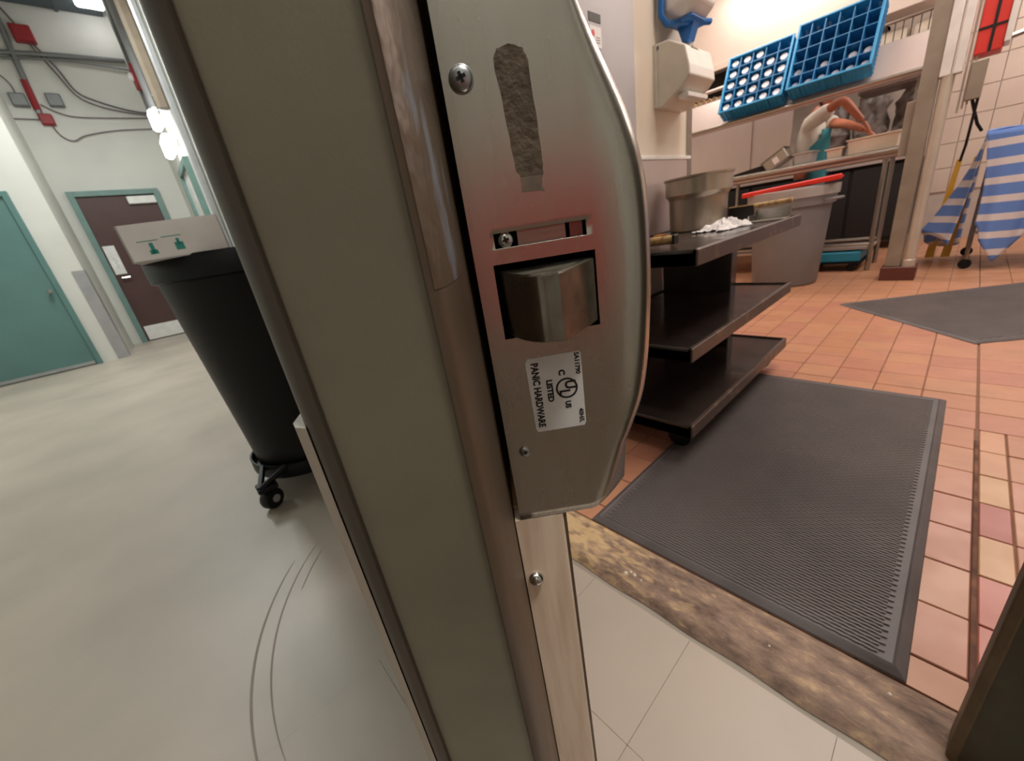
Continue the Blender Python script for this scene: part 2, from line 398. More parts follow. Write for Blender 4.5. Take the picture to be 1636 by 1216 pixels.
# wall tiles, one by one
for i in range(7):
    for j in range(9):
        if j < 2: continue
        x0 = -.42 + i * .215; z0 = .02 + j * .255
        mb = MB(); mb.box((x0, 7.185, z0), (x0 + .209, 7.2, z0 + .249), .002); mb.build('wall_tile', M_wtile, wb)

# end wall: teal door, corner guard, brown door
d2 = thing('door_2', 'teal painted door in the forward wall on the far left', 'door', (-8.05, -1.4, 0)); d2['kind'] = 'structure'
MB().box((-8.05, -1.93, .01), (-8.03, -.94, 2.2)).build('door_leaf', M_green, d2, bevel=.003)
mb = MB(); mb.box((-8.05, -.94, 0), (-8.0, -.885, 2.26)); mb.box((-8.05, -1.99, 0), (-8.0, -1.935, 2.26)); mb.box((-8.05, -1.935, 2.2), (-8.0, -.94, 2.26)); mb.build('door_frame', M_green, d2, bevel=.003)
mb = MB(); mb.lathe([(.012, 0), (.012, .03), (.028, .045), (.03, .06), (.02, .075)], (0, 0, 0), 14, M=Matrix.Translation((-8.03, -1.0, 1.05)) @ Matrix.Rotation(math.pi/2, 4, 'Y')); mb.build('door_knob', M_chrome, d2, smooth=True)
MB().box((-8.03, -1.9, .02), (-8.02, -.96, .06)).build('door_sweep', M_lead, d2)
mb = MB(); mb.prism([(-8.045, -.72), (-8.045, -.598), (-8.30, -.598), (-8.30, -.594), (-8.04, -.594), (-8.04, -.72)], .0, 1.26)
tag(mb.build('corner_guard', M_lead), 'grey metal corner guard on the wall corner between teal and brown doors', 'corner guard')
d3 = thing('door_3', 'dark brown door with teal frame at the end of the corridor', 'door', (-9.73, .1, 0)); d3['kind'] = 'structure'
MB().box((-9.73, -.39, .01), (-9.70, .62, 2.42)).build('door_leaf', M_brown, d3, bevel=.003)
mb = MB(); mb.box((-9.73, -.47, 0), (-9.66, -.39, 2.5)); mb.box((-9.73, .60, 0), (-9.66, .68, 2.5)); mb.box((-9.73, -.39, 2.42), (-9.66, .60, 2.5)); mb.build('door_frame', M_teal, d3, bevel=.003)
mb = MB(); mb.box((-9.70, -.36, .02), (-9.693, .57, .27), .002); mb.build('kick_plate', M_white, d3)
mb = MB(); mb.box((-9.70, -.37, 1.19), (-9.69, -.22, 1.66), .004); mb.build('notice_plate', M_white, d3)
mb = MB(); mb.box((-9.70, .22, 2.27), (-9.64, .60, 2.39), .01); mb.build('door_closer', M_white, d3)
mb = MB(); mb.tube([(-9.70, -.31, 1.13), (-9.63, -.31, 1.13), (-9.63, -.2, 1.13)], .013); mb.build('lever_handle', M_chrome, d3, smooth=True)
# lines of print on the notice (illegible smudge)
mb = MB()
for k in range(5): mb.box((-9.689, -.31, 1.30 + k * .035), (-9.6885, -.28 + .02 * (k % 2), 1.31 + k * .035))
mb.build('faint_print', mat('faint_print', (170, 168, 176), .7), d3)
# right hand corridor wall: teal frame and lit strip
d4 = thing('door_4', 'teal door frame in the right hand corridor wall, seen edge-on', 'door', (-7.6, 1.0, 0)); d4['kind'] = 'structure'
mb = MB(); mb.box((-7.50, .93, 0), (-7.40, 1.0, 2.5)); mb.box((-8.5, .93, 0), (-8.4, 1.0, 2.5)); mb.box((-8.4, .93, 2.42), (-7.5, 1.0, 2.5)); mb.build('door_frame', M_teal, d4)
MB().box((-8.4, .97, .01), (-7.5, 1.0, 2.42)).build('door_leaf', M_white, d4)
# wall lamps
for (x, z, l, lab) in ((-8.15, 3.12, .28, 'upper glowing white wall lamp above the teal frame'), (-7.95, 2.74, .5, 'lower brighter wall lamp just above the teal frame')):
    t = thing('wall_lamp', lab, 'lamp', (x, 1.0, z))
    mb = MB(); mb.box((x - l/2, .94, z - .05), (x + l/2, 1.0, z + .05), .01); mb.build('housing', M_white, t)
    mb = MB(); mb.box((x - l/2 + .02, .83, z - .12), (x + l/2 - .02, .94, z + .12), .03); mb.build('diffuser', M_lamp, t)
# beam with lamp
t = thing('ceiling_beam', 'dark blue-grey duct crossing high above the brown door', 'duct', (-9.5, 0, 4.9))
mb = MB(); mb.box((-9.72, -2.6, 4.95), (-9.35, .95, 5.28), .01); mb.build('duct_body', M_beam, t)
mb = MB()
for y in (-1.6, -.6, .4): mb.box((-9.73, y, 4.93), (-9.34, y + .04, 5.29))
mb.build('duct_flange', M_beam, t)
t = thing('strip_light', 'bright strip lamp at the end of the dark duct', 'lamp', (-9.2, .8, 4.9))
MB().box((-9.34, .62, 5.1), (-9.1, .98, 5.2), .01).build('housing', M_white, t)
MB().box((-9.33, .64, 4.86), (-9.12, .96, 5.1), .02).build('diffuser', M_lamp, t)

# conduits, cables, junction boxes
def cable(name, pts, r, m, label, cat='cable', group=None):
    # catmull-rom smoothing
    P_ = [Vector(p) for p in pts]; out = []
    for i in range(len(P_) - 1):
        p0 = P_[max(i-1, 0)]; p1 = P_[i]; p2 = P_[i+1]; p3 = P_[min(i+2, len(P_)-1)]
        for k in range(6):
            u = k / 6; out.append(.5 * ((2*p1) + (p2-p0)*u + (2*p0-5*p1+4*p2-p3)*u*u + (-p0+3*p1-3*p2+p3)*u**3))
    out.append(P_[-1]); mb = MB(); mb.tube(out, r, 6)
    return tag(mb.build(name, m, smooth=True), label, cat, group)
XW = -9.70
cable('conduit', [(XW, -.24, 4.9), (XW, -.27, 4.3), (XW, -.31, 3.5)], .035, M_conduit, 'thick grey vertical conduit ending in the lower red box', 'conduit')
cable('conduit', [(XW, -.6, 4.32), (XW, .2, 4.36), (XW, .98, 4.38)], .03, M_conduit, 'thick horizontal grey conduit crossing the end wall', 'conduit')
cable('conduit', [(XW, -.6, 4.24), (XW, .2, 4.30), (XW, .98, 4.26)], .015, M_conduit, 'thinner horizontal conduit just below the thick one', 'conduit')
cable('cable', [(XW, -.2, 4.95), (XW, -.02, 4.5), (XW, .12, 4.2), (XW, .22, 3.9), (XW, .42, 3.78), (XW, .75, 3.68), (XW, 1.0, 3.65)], .012, M_cable, 'grey cable curving from the upper red box to the right corner', group=None)
cable('cable', [(XW, -.06, 4.5), (XW, .08, 4.15), (XW, .2, 3.85), (XW, .4, 3.72), (XW, .7, 3.65), (XW, 1.0, 3.62)], .010, M_cable, 'grey cable running just under the curving cable')
cable('cable', [(XW, -.25, 3.7), (XW, -.1, 3.6), (XW, .1, 3.55), (XW, .6, 3.56), (XW, 1.0, 3.58)], .008, M_cable, 'thin cable leaving the lower red box to the right')
cable('cable', [(XW, -.25, 3.5), (XW, -.2, 3.3), (XW, -.08, 3.22), (XW, .1, 3.3), (XW, .5, 3.38), (XW, 1.0, 3.42)], .008, M_cable, 'thin cable looping down below the lower red box')
cable('cable', [(XW, -.6, 3.5), (XW, -.45, 3.5), (XW, -.27, 3.5)], .007, M_cable, 'short thin cable reaching the lower red box from the left')
cable('cable', [(XW, -.55, 4.1), (XW, -.46, 3.95), (XW, -.45, 3.78)], .008, M_cable, 'short cable dropping to the left grey outlet box')
for (y, z, s, m, lab, cat) in ((-.07, 4.58, .11, M_redbox, 'upper red junction box on the end wall', 'junction box'), (-.26, 3.50, .075, M_redbox, 'lower red junction box under the vertical conduit', 'junction box'),
                               (-.45, 3.74, .085, M_conduit, 'left grey outlet box on the end wall', 'outlet box'), (-.07, 3.76, .085, M_conduit, 'right grey outlet box on the end wall', 'outlet box')):
    t = thing('junction_box', lab, cat, (XW, y, z))
    MB().box((XW - .03, y - s, z - s), (XW + .04, y + s, z + s), .01).build('box_body', m, t)
    MB().box((XW + .04, y - s * .85, z - s * .85), (XW + .05, y + s * .85, z + s * .85), .002).build('cover_plate', m, t)
MB_ = MB(); MB_.tube([(XW, -.295, 4.0), (XW, -.308, 3.62)], .042, 8); tag(MB_.build('conduit_sleeve', M_redbox, smooth=True), 'dark red sleeve around the lower part of the vertical conduit', 'sleeve')
cable('pipe', [(-9.0, .96, 5.2), (-9.0, .96, 3.4)], .03, M_conduit, 'vertical grey pipe on the right corridor wall near the corner', 'pipe')
cable('pipe', [(-8.3, .95, 5.2), (-8.35, .95, 3.5), (-8.3, .95, 3.3)], .045, M_lead, 'pale vertical pipe on the right corridor wall above the lamps', 'pipe')
MB().box((-8.95, .9, 3.66), (-8.55, 1.0, 4.0), .01); cable('pipe', [(-7.2, .93, 5.2), (-7.2, .93, 3.0)], .07, M_brownpipe, 'thick brownish insulated pipe on the right corridor wall, nearest to the door')
cable('pipe', [(-7.7, .95, 5.2), (-7.7, .95, 3.3)], .045, M_conduit, 'mid-grey pipe between the pale and the brownish pipe')
cable('pipe', [(-6.6, .95, 5.2), (-6.6, .95, 0.1)], .04, M_lead, 'full height pale pipe on the right corridor wall')
t = thing('alarm_box', 'red alarm box high on the right corridor wall', 'alarm box', (-8.8, .95, 3.85))
MB().box((-8.92, .90, 3.72), (-8.62, 1.0, 3.98), .01).build('alarm_body', M_redbox, t)
MB().lathe([(.05, 0), (.05, .03), (.03, .05)], (0, 0, 0), 12, M=Matrix.Translation((-8.77, .90, 3.85)) @ Matrix.Rotation(math.pi/2, 4, 'X')).build('alarm_dome', M_white, t, smooth=True)

# ------------------------------------------------------------------ near door (open, edge towards the camera)
HD = Vector((-.7716, .6361, 0)); RT = Vector((.6361, .7716, 0))
def D(s, t, z): return HD * s + RT * t + Vector((0, 0, z))
hinge = D(1.0, -.04, 0)
d1 = thing('door_1', 'open grey-green steel door seen edge-on with its panic device', 'door', hinge); d1['kind'] = 'structure'
def dprism(poly, z0, z1, nz=1):
    mb = MB(); secs = [[D(s, t, z0 + (z1 - z0) * k / nz) for s, t in poly] for k in range(nz + 1)]
    return mb.loft(secs)
dprism([(.110, -.0590), (.110, -.0190), (.135, -.0168), (1.0, -.0168), (1.0, -.0665), (.13, -.0665)], .012, 2.1, 24).build('door_leaf', M_edge, d1, bevel=.0006)
# corridor side rounded edge strip
arc = [(.1105, -.0592)] + [(.121 - .0105 * math.sin(a), -.0592 - .0125 * (1 - math.cos(a))) for a in [math.radians(x) for x in (75, 55, 35, 15)]]
strip = [(.108, -.0590), (.1088, -.0622), (.1112, -.0655), (.1155, -.0688), (.121, -.0712), (.128, -.0722), (.60, -.0722), (.60, -.066), (.125, -.066), (.112, -.0590)]
dprism(strip, .012, 2.1, 8).build('edge_strip', mat('edge_strip_brown', (88, 78, 66), .5, .2, col2=(60, 53, 45), scale=12, stretch=(1, 1, .3), fac=(.35, .7)), d1, smooth=True)
# kitchen side rounded guard, worn and corroded
gs = [(.108, -.0188), (.1090, -.0170), (.112, -.0152), (.118, -.0138), (.128, -.0128), (.150, -.0118), (.185, -.0112), (.60, -.0112), (.60, -.0165), (.14, -.0165), (.115, -.0188)]
dprism(gs, .012, 2.1, 8).build('edge_guard', M_guard, d1, smooth=True)
z_ = [.868 + .085 * k / 16 for k in range(17)]; m_ = MB(); secs = []
for k, z in enumerate(z_):
    w_ = math.sin(math.pi * (k + .3) / 16.6) ** .5; n0 = .35 + .15 * random.random()
    base = [(.1090, -.0170), (.112, -.0152), (.118, -.0138), (.128, -.0128), (.150, -.0118)]
    secs.append([D(s_ - .00015, t_ + .00012, z) for s_, t_ in base])
m_.loft(secs, closed=False, caps=False); m_.build('corroded_patch', M_corr, d1, smooth=True)
# beige strip under the device
dprism([(.170, -.0108), (.170, .0150), (.1715, .0162), (.95, .0162), (.95, -.0108)], .012, .7318, 6).build('beige_board', M_stile, d1)
dprism([(.1712, .0163), (.1712, .0178), (.95, .0178), (.95, .0163)], .012, .735, 2).build('board_edging', M_guard, d1)
dprism([(.178, -.0108), (.178, .030), (.95, .030), (.95, -.0108)], .7336, .7360).build('case_foot', M_handle, d1)
# pale plate on the corridor face
dprism([(.1120, -.0668), (.1140, -.0712), (.118, -.0738), (.126, -.0750), (.8, -.0750), (.8, -.0722), (.128, -.0722), (.118, -.0700)], .02, .832, 4).build('kick_plate', mat('kick_plate_paint', (190, 178, 164), .5), d1, smooth=True)

# latch case
ZF = [(.7325, .0320), (.778, .0428), (.795, .0475), (.82, .0530), (.84, .0552), (.86, .0560), (.889, .0540), (.91, .0500), (.9225, .0455), (.94, .0415), (.9565, .0378), (.99, .030), (1.04, .022)]
ZO = [(.7325, .0580), (.774, .0612), (.788, .0690), (.81, .0722), (.846, .0742), (.88, .0740), (.9, .0718), (.922, .0640), (.94, .0535), (.961, .0435), (.99, .0335), (1.04, .0245)]
def interp(tab, z):
    if z <= tab[0][0]: return tab[0][1]
    for (a, b), (c, d) in zip(tab, tab[1:]):
        if z <= c: u = (z - a) / (c - a); return b + (d - b) * u
    return tab[-1][1]
def smooth_i(tab, z): return sum(interp(tab, z + d) for d in (-.008, -.004, 0, .004, .008)) / 5 if tab[0][0] + .008 < z < tab[-1][0] - .008 else interp(tab, z)
S0 = .170; TL = -.0077
TH0, TH1 = 0.0, .0437                    # bolt opening
ZB0, ZB1 = .8345, .8672
SL0, SL1, SZ0, SZ1 = .002, .0408, .8735, .8795   # adjustment slot
zs = sorted(set([.7325 + i * (1.04 - .7325) / 70 for i in range(71)] + [ZB0, ZB1, SZ0, SZ1]))
mb = MB(); cols_of = lambda z: [TL, TH0, SL0, SL1, TH1, min(TH1 + .001, 9)]
rows = []
for z in zs:
    tf = smooth_i(ZF, z); to = smooth_i(ZO, z); 
    tf_ = max(tf, .012)
    a = [min(x, tf_ * (.80 + .04 * i)) for i, x in enumerate([TL, TH0, SL0, SL1, TH1])]
    row = [D(S0, x, z) for x in a] + [D(S0, tf_, z)]
    dd = to - tf_
    slant = .0235 if z < .77 else .022
    for u, w_ in ((.03, .30), (.14, .58), (.35, .80), (.65, .94), (1.0, 1.0)):
        if z < .775: w_ = u + (w_ - u) * (.25 + .75 * max(0, (z - .7325) / .0425)); 
        row.append(D(S0 + slant * u, tf_ + dd * w_, z))
    row.append(D(.62, to, z)); rows.append(row)
nc = len(rows[0]); vs = [v for r_ in rows for v in r_]; fs = []
for k in range(len(zs) - 1):
    zc = (zs[k] + zs[k+1]) / 2
    for c in range(nc - 1):
        if ZB0 < zc < ZB1 and 1 <= c <= 3: continue
        if SZ0 < zc < SZ1 and c == 2: continue
        fs.append((k*nc+c, k*nc+c+1, (k+1)*nc+c+1, (k+1)*nc+c))
mb.add(vs, fs)
# left side, bottom and opening edges with sheet thickness
mb.add([D(S0, TL, zs[0]), D(S0, TL, zs[-1]), D(.62, TL, zs[-1]), D(.62, TL, zs[0])], [(0, 1, 2, 3)])
b0 = [v.copy() for v in rows[0]]; mb.add(b0 + [D(.62, TL, zs[0])], [tuple(range(len(b0) + 1))])
b1 = [v.copy() for v in rows[-1]]; mb.add(b1 + [D(.62, TL, zs[-1])], [tuple(range(len(b1) + 1))])
for (t0, t1, z0, z1) in ((TH0, TH1, ZB0, ZB1), (SL0, SL1, SZ0, SZ1)):
    q0 = [D(S0, t0, z0), D(S0, t1, z0), D(S0, t1, z1), D(S0, t0, z1)]; q1 = [v + HD * .0016 for v in q0]
    mb.add(q0 + q1, [(0, 1, 5, 4), (1, 2, 6, 5), (2, 3, 7, 6), (3, 0, 4, 7)])
case = mb.build('latch_case', M_steelc, d1, smooth=True, fix=False)
bm = bmesh.new(); bm.from_mesh(case.data); bmesh.ops.remove_doubles(bm, verts=bm.verts, dist=.00005); bmesh.ops.recalc_face_normals(bm, faces=bm.faces); bm.to_mesh(case.data); bm.free()
# interior of the openings
mb = MB(); q0 = [(-.001, .0447), (ZB0 - .001, ZB1 + .001)]
def cavity(t0, t1, z0, z1, dep):
    m_ = MB(); A = [D(S0 + .0017, t0, z0), D(S0 + .0017, t1, z0), D(S0 + .0017, t1, z1), D(S0 + .0017, t0, z1)]; B = [v + HD * dep for v in A]
    m_.add(A + B, [(0, 1, 5, 4), (1, 2, 6, 5), (2, 3, 7, 6), (3, 0, 4, 7), (4, 5, 6, 7)]); return m_
cavity(-.002, .0455, ZB0 - .0012, ZB1 + .0015, .03).build('bolt_cavity', M_black, case)
cavity(SL0 - .001, SL1 + .001, SZ0 - .001, SZ1 + .001, .008).build('slot_cavity', M_black, case)
# bolt
prof = []
for k in range(10):
    a = k / 9.0; t = .0012 + (.0178 - .0012) * a; s = S0 + .004 - (.0275) * math.sin(a * math.pi / 2) ** .8
    prof.append((s, t))
prof += [(S0 - .0236, .0190), (S0 - .0252, .0232), (S0 - .0240, .0242), (S0 - .001, .0425), (S0 + .012, .0425), (S0 + .012, .0012)]
mb = MB(); top = .8645; bot = .8365
secs = [[D(s + .001, t, bot) for s, t in prof], [D(s, t, bot + .0006) for s, t in prof], [D(s, t, top - .0008) for s, t in prof], [D(s + .0012, t, top) for s, t in prof]]
# the nose of the bolt hangs a little lower than its heel
for si, sec in enumerate(secs):
    for i, (s, t) in enumerate(prof):
        out = max(0, (S0 - s) / .024)
        if si >= 2: sec[i] = sec[i] + Vector((0, 0, -.0012 * out))
mb.loft(secs); mb.build('latch_bolt', M_steeld, case, smooth=True)
mb = MB(); mb.box((0, 0, 0), (1, 1, 1)); 
def dbox(s0, s1, t0, t1, z0, z1, ch=0):
    m_ = MB(); M4 = Matrix((( HD.x, RT.x, 0, 0), (HD.y, RT.y, 0, 0), (0, 0, 1, 0), (0, 0, 0, 1)))
    m_.box((s0, t0, z0), (s1, t1, z1), ch, M=M4); return m_
dbox(S0 + .003, S0 + .006, .012, .0325, SZ0, SZ1).build('slide_bar', M_steel, case)
dbox(S0 + .004, S0 + .007, .0345, .0400, SZ0, SZ1).build('slide_block', M_steeld, case)
def dlathe(prof, s, t, z, n=20, m4=None):
    # axis along -HD (towards camera)
    m_ = MB(); X = RT; Y = Vector((0, 0, 1)); Zx = -HD
    M4 = Matrix(((X.x, Y.x, Zx.x, 0), (X.y, Y.y, Zx.y, 0), (X.z, Y.z, Zx.z, 0), (0, 0, 0, 1))); M4.translation = D(s, t, z)
    m_.lathe(prof, (0, 0, 0), n, M=M4); return m_, M4
def screw(s, t, z, r, parent, m, name='screw', cross=True):
    m_, M4 = dlathe([(r, 0), (r * .98, r * .12), (r * .8, r * .3), (r * .45, r * .40), (.0001, r * .42)], s, t, z, 24, None)
    o = m_.build(name, m, parent, smooth=True)
    if cross:
        c = MB(); q = r * .14; l = r * .42; h = r * .46
        rot = M4 @ Matrix.Rotation(math.radians(18), 4, 'Z')
        c.box((-l, -q, h * .7), (l, q, h), 0, M=rot); c.box((-q, -l, h * .7), (q, l, h), 0, M=rot)
        c.build(name + '_recess', M_black, parent)
        c = MB(); 
    return o
wsh, _ = dlathe([(.0046, 0), (.0046, .0006), (.0040, .0009)], S0, -.0006, .9330, 24); wsh.build('screw_rim', M_zinc, case, smooth=True)
screw(S0 - .0007, -.0006, .9330, .0043, case, M_zinc)
wsh, _ = dlathe([(.0030, 0), (.0030, .0004), (.0026, .0006)], S0, .0008, .7750, 24); wsh.build('screw_rim', M_steel, case, smooth=True)
screw(S0 - .0004, .0008, .7750, .0026, case, M_zinc)
screw(S0 + .002, .0068, .8765, .0034, case, M_chrome, 'adjusting_screw', True)
# domed screw in the beige board
m_, _ = dlathe([(.0038, 0), (.0044, .0008), (.0040, .0030), (.0022, .0046), (.0002, .0051)], .170, -.0046, .6895, 18); m_.build('domed_screw', M_chrome, d1, smooth=True)
# adhesive residue
def patch(pts, s, name, m, parent, th=.0002, n=5):
    out = []
    for (a, b) in zip(pts, pts[1:] + pts[:1]):
        for k in range(n):
            u = k / n; out.append((a[0] + (b[0] - a[0]) * u + random.uniform(-1, 1) * .00022, a[1] + (b[1] - a[1]) * u + random.uniform(-1, 1) * .00022))
    m_ = MB(); m_.loft([[D(s, t, z) for t, z in out], [D(s - th, t, z) for t, z in out]]); return m_.build(name, m, parent)
patch([(.0118, .9375), (.0135, .9402), (.0180, .9412), (.0225, .9395), (.0243, .9355), (.0252, .915), (.0256, .903), (.0252, .8985), (.0165, .8985), (.0148, .901), (.0133, .921)], S0, 'adhesive_residue', M_adh, d1)
patch([(.0160, .8988), (.0250, .8988), (.0243, .8940), (.0252, .8925), (.0160, .8932), (.0164, .896)], S0, 'adhesive_residue', M_adh2, d1)
# label: printed words run downwards
lab = patch([(.0073, .8215), (.0085, .8235), (.0325, .8238), (.0337, .8225), (.0332, .7865), (.0322, .7850), (.0090, .7850), (.0080, .7865)], S0, 'label_sticker', M_label, d1, .00025, 1)
def text_mesh(txt, size, bold=0.0):
    c = bpy.data.curves.new('txt', 'FONT'); c.body = txt; c.size = size; c.align_x = 'CENTER'; c.align_y = 'CENTER'; c.offset = bold; c.extrude = 0.0; c.resolution_u = 3
    o = bpy.data.objects.new('txt', c); COL.objects.link(o); bpy.context.view_layer.update()
    me = bpy.data.meshes.new_from_object(o); bpy.data.objects.remove(o); return me
def dtext(name, txt, size, t, z, s, parent, m, ang=-90, bold=0.0, sx=1.0):
    me = text_mesh(txt, size, bold); r = Matrix.Rotation(math.radians(ang), 4, 'Z')
    off = Vector((0, 0, 0)); p = parent
    while p: off += p.location; p = p.parent
    for v in me.vertices:
        q = r @ Vector((v.co.x * sx, v.co.y, 0)); v.co = D(s, t + q.x, z + q.y) - off
    me.name = name; me.materials.clear(); me.materials.append(m)
    o = bpy.data.objects.new(name, me); COL.objects.link(o); o.parent = parent; return o
SL = S0 - .0004
dtext('printed_words', 'PANIC HARDWARE', .0046, .0112, .8043, SL, lab, M_ink, -90, .0002, .84)
dtext('printed_words', 'LISTED', .0038, .0172, .8060, SL, lab, M_ink, -90, .0002)
dtext('printed_words', 'C', .0040, .0236, .8145, SL, lab, M_ink, -90, .0002)
dtext('printed_words', 'US', .0036, .0252, .7975, SL, lab, M_ink, -90, .0002, .9)
dtext('printed_words', 'SA11790', .0030, .0314, .8185 - .0005, SL, lab, M_ink, -90, .00012)
dtext('printed_words', '40H/L', .0031, .0312, .7905, SL, lab, M_ink, -90, .0001)
dtext('printed_logo', 'U', .0072, .0270, .8078, SL, lab, M_ink, -90, .0002, .9)
dtext('printed_logo', 'L', .0072, .0240, .8040, SL, lab, M_ink, -90, .0002, .9)
mb = MB(); n = 32; c = (.0254, .8062); 
ro = [D(SL, c[0] + .0053 * math.cos(2*math.pi*i/n), c[1] + .0053 * math.sin(2*math.pi*i/n)) for i in range(n)]
ri = [D(SL, c[0] + .0044 * math.cos(2*math.pi*i/n), c[1] + .0044 * math.sin(2*math.pi*i/n)) for i in range(n)]
mb.add(ro + ri, [(i, (i+1) % n, n + (i+1) % n, n + i) for i in range(n)]); mb.build('printed_ring', M_ink, lab, fix=False)
# panic bar running back along the kitchen face, and hinges
dbox(.62, .95, -.010, .040, .81, .90, .006).build('push_bar', M_steel, d1)
for z in (.25, 1.05, 1.85):
    m_ = MB(); m_.tube([D(1.005, -.015, z), D(1.005, -.015, z + .1)], .008, 10); m_.build('hinge', M_steel, d1, smooth=True)

# door frame: strike jamb on the right and hinge jamb on the left
fr = thing('trim_2', 'dark steel strike jamb of the near door frame, lower right corner, widened out of view for a dark reflection', 'door frame', (.2, .7, 0)); fr['kind'] = 'structure'
MB().prism([(.126, .648), (.150, .632), (.62, .60), (.64, .66), (.64, .80), (.175, .80), (.175, .70), (.150, .70)], 0, 2.15).build('jamb_profile', M_jamb, fr, bevel=.004)  # unseen extra width added to give the latch case bend a dark reflection
MB().prism([(.1235, .650), (.134, .6405), (.140, .648), (.140, .70), (.128, .70)], 0, 2.1).build('jamb_stop', M_jamb2, fr, bevel=.003)
fr2 = thing('trim_3', 'steel hinge jamb and head of the near door frame', 'door frame', (-.88, .74, 0)); fr2['kind'] = 'structure'
mb = MB(); mb.box((-.93, .66, 0), (-.885, .82, 2.15)); mb.build('jamb_profile', M_jamb, fr2)
mb = MB(); mb.box((-.93, .66, 2.12), (.32, .82, 2.17)); mb.build('head_profile', M_jamb, fr2)

# ------------------------------------------------------------------ corridor: black bin on dolly, box
CB = Vector((-1.85, .29, 0))
bin_ = thing('waste_bin', 'tall black plastic waste bin standing on a dolly in the corridor', 'bin', CB)
mb = MB(); mb.lathe([(.18, .115), (.218, .12), (.230, .3), (.272, .88), (.274, .885), (.29, .89), (.292, .955), (.285, .965), (.275, .955), (.262, .86), (.222, .3), (.20, .14)], (CB.x, CB.y, 0), 40, cap0=True, cap1=True)
mb.build('bin_body', M_blackpl, bin_, smooth=True)
for a in (20, 200):
    u = Vector((math.cos(math.radians(a)), math.sin(math.radians(a)), 0)); v = Vector((-u.y, u.x, 0))
    m_ = MB(); p = CB + u * .27 + Vector((0, 0, .84)); m_.tube([p - v * .08, p - v * .08 + u * .06, p + v * .08 + u * .06, p + v * .08], .012, 8); m_.build('handle', M_blackpl, bin_, smooth=True)
dol = thing('bin_dolly', 'black wheeled dolly under the tall black bin', 'dolly', CB)
mb = MB(); mb.lathe([(.18, .085), (.235, .085), (.245, .10), (.245, .15), (.238, .15), (.232, .114), (.18, .114)], (CB.x, CB.y, 0), 40); mb.build('tray', M_blackpl, dol, smooth=True)
for a in (-52, 38, 128, 214):
    u = Vector((math.cos(math.radians(a)), math.sin(math.radians(a)), 0)); v = Vector((-u.y, u.x, 0)); p = CB + u * .30
    m_ = MB(); m_.tube([CB + u * .235 + v * .055 + Vector((0, 0, .145)), p + Vector((0, 0, .105)) + u * .03], .012, 6); m_.tube([CB + u * .235 - v * .055 + Vector((0, 0, .145)), p + Vector((0, 0, .105)) + u * .03], .012, 6)
    m_.box((p.x - .035, p.y - .035, .088), (p.x + .035, p.y + .035, .108), .004); arm = m_.build('caster_arm', M_blackpl, dol)
    m_ = MB(); M4 = Matrix.Translation(p + Vector((0, 0, .042)))@ Matrix.Rotation(math.radians(a * 1.7 + 30), 4, 'Z') @ Matrix.Rotation(math.pi/2, 4, 'X')
    m_.lathe([(.02, -.022), (.038, -.02), (.042, -.012), (.042, .012), (.038, .02), (.02, .022)], (0, 0, 0), 18, M=M4); m_.build('caster_wheel', M_blackpl, dol, smooth=True)
    m_ = MB(); m_.lathe([(.016, -.026), (.016, .026)], (0, 0, 0), 10, M=M4); m_.build('wheel_hub', M_lead, dol)
# cardboard box on the bin
cb = thing('cardboard_box', 'shallow white cardboard box with teal print resting on the black bin', 'box', (-1.75, .1, .97))
Mb = Matrix.Translation((-1.63, -.015, .955)) @ Matrix.Rotation(math.radians(-6), 4, 'Z') @ Matrix.Rotation(math.radians(2), 4, 'X')
mb = MB(); W_, Dp, Hh, th = .25, .30, .105, .004
def bb(m_, a, b): m_.box(a, b, 0, M=Mb)
bb(mb, (-Dp, 0, 0), (0, W_, th)); mb.build('box_base', M_card, cb)
for nm, a, b in (('box_wall', (-th, 0, 0), (0, W_, Hh)), ('box_wall', (-Dp, 0, 0), (-Dp + th, W_, Hh)), ('box_wall', (-Dp, 0, 0), (0, th, Hh)), ('box_wall', (-Dp, W_ - th, 0), (0, W_, Hh))):
    m_ = MB(); bb(m_, a, b); m_.build(nm, M_card, cb)
m_ = MB()
for (y, z, w_, h_) in ((.055, .02, .010, .03), (.05, .018, .02, .012), (.115, .02, .022, .022), (.122, .035, .008, .018), (.03, .055, .05, .002), (.09, .06, .05, .002)): bb(m_, (.0002, y, z), (.0006, y + w_, z + h_))
m_.build('printed_marks', M_print, cb)

# ------------------------------------------------------------------ kitchen: panel, wainscot, dispensers
ep = thing('electrical_panel', 'tall grey electrical panel on the cream kitchen wall', 'electrical panel', (-1.1, 1.5, 1.1))
MB().box((-1.094, .95, 1.116), (-1.06, 1.825, 2.3), .003).build('panel_cover', M_grey, ep)
MB().box((-1.06, 1.02, 1.16), (-1.052, 1.675, 1.60), .002).build('panel_door', M_grey, ep)
m_ = MB(); m_.box((-1.052, 1.500, 1.545), (-1.0505, 1.575, 1.572)); m_.build('dark_label', M_pan, ep)
m_ = MB(); m_.box((-1.052, 1.502, 1.468), (-1.0505, 1.575, 1.532)); st = m_.build('warning_sticker', M_white, ep)
m_ = MB(); M4 = Matrix.Translation((-1.0502, 1.522, 1.510)) @ Matrix.Rotation(math.pi/2, 4, 'Y'); m_.lathe([(.011, 0), (.011, .0004)], (0, 0, 0), 12, M=M4); m_.build('red_mark', M_red, st)
m_ = MB()
for k in range(3): m_.box((-1.0504, 1.54, 1.498 - k * .008), (-1.0500, 1.566, 1.500 - k * .008))
m_.build('small_print', M_cable, st)
ws = thing('trim_4', 'stainless steel wainscot sheet on the lower kitchen wall', 'wall cladding', (-1.1, 2, 0)); ws['kind'] = 'structure'
MB().box((-1.1, .85, .02), (-1.094, 2.445, 1.095)).build('steel_sheet', M_stain, ws)
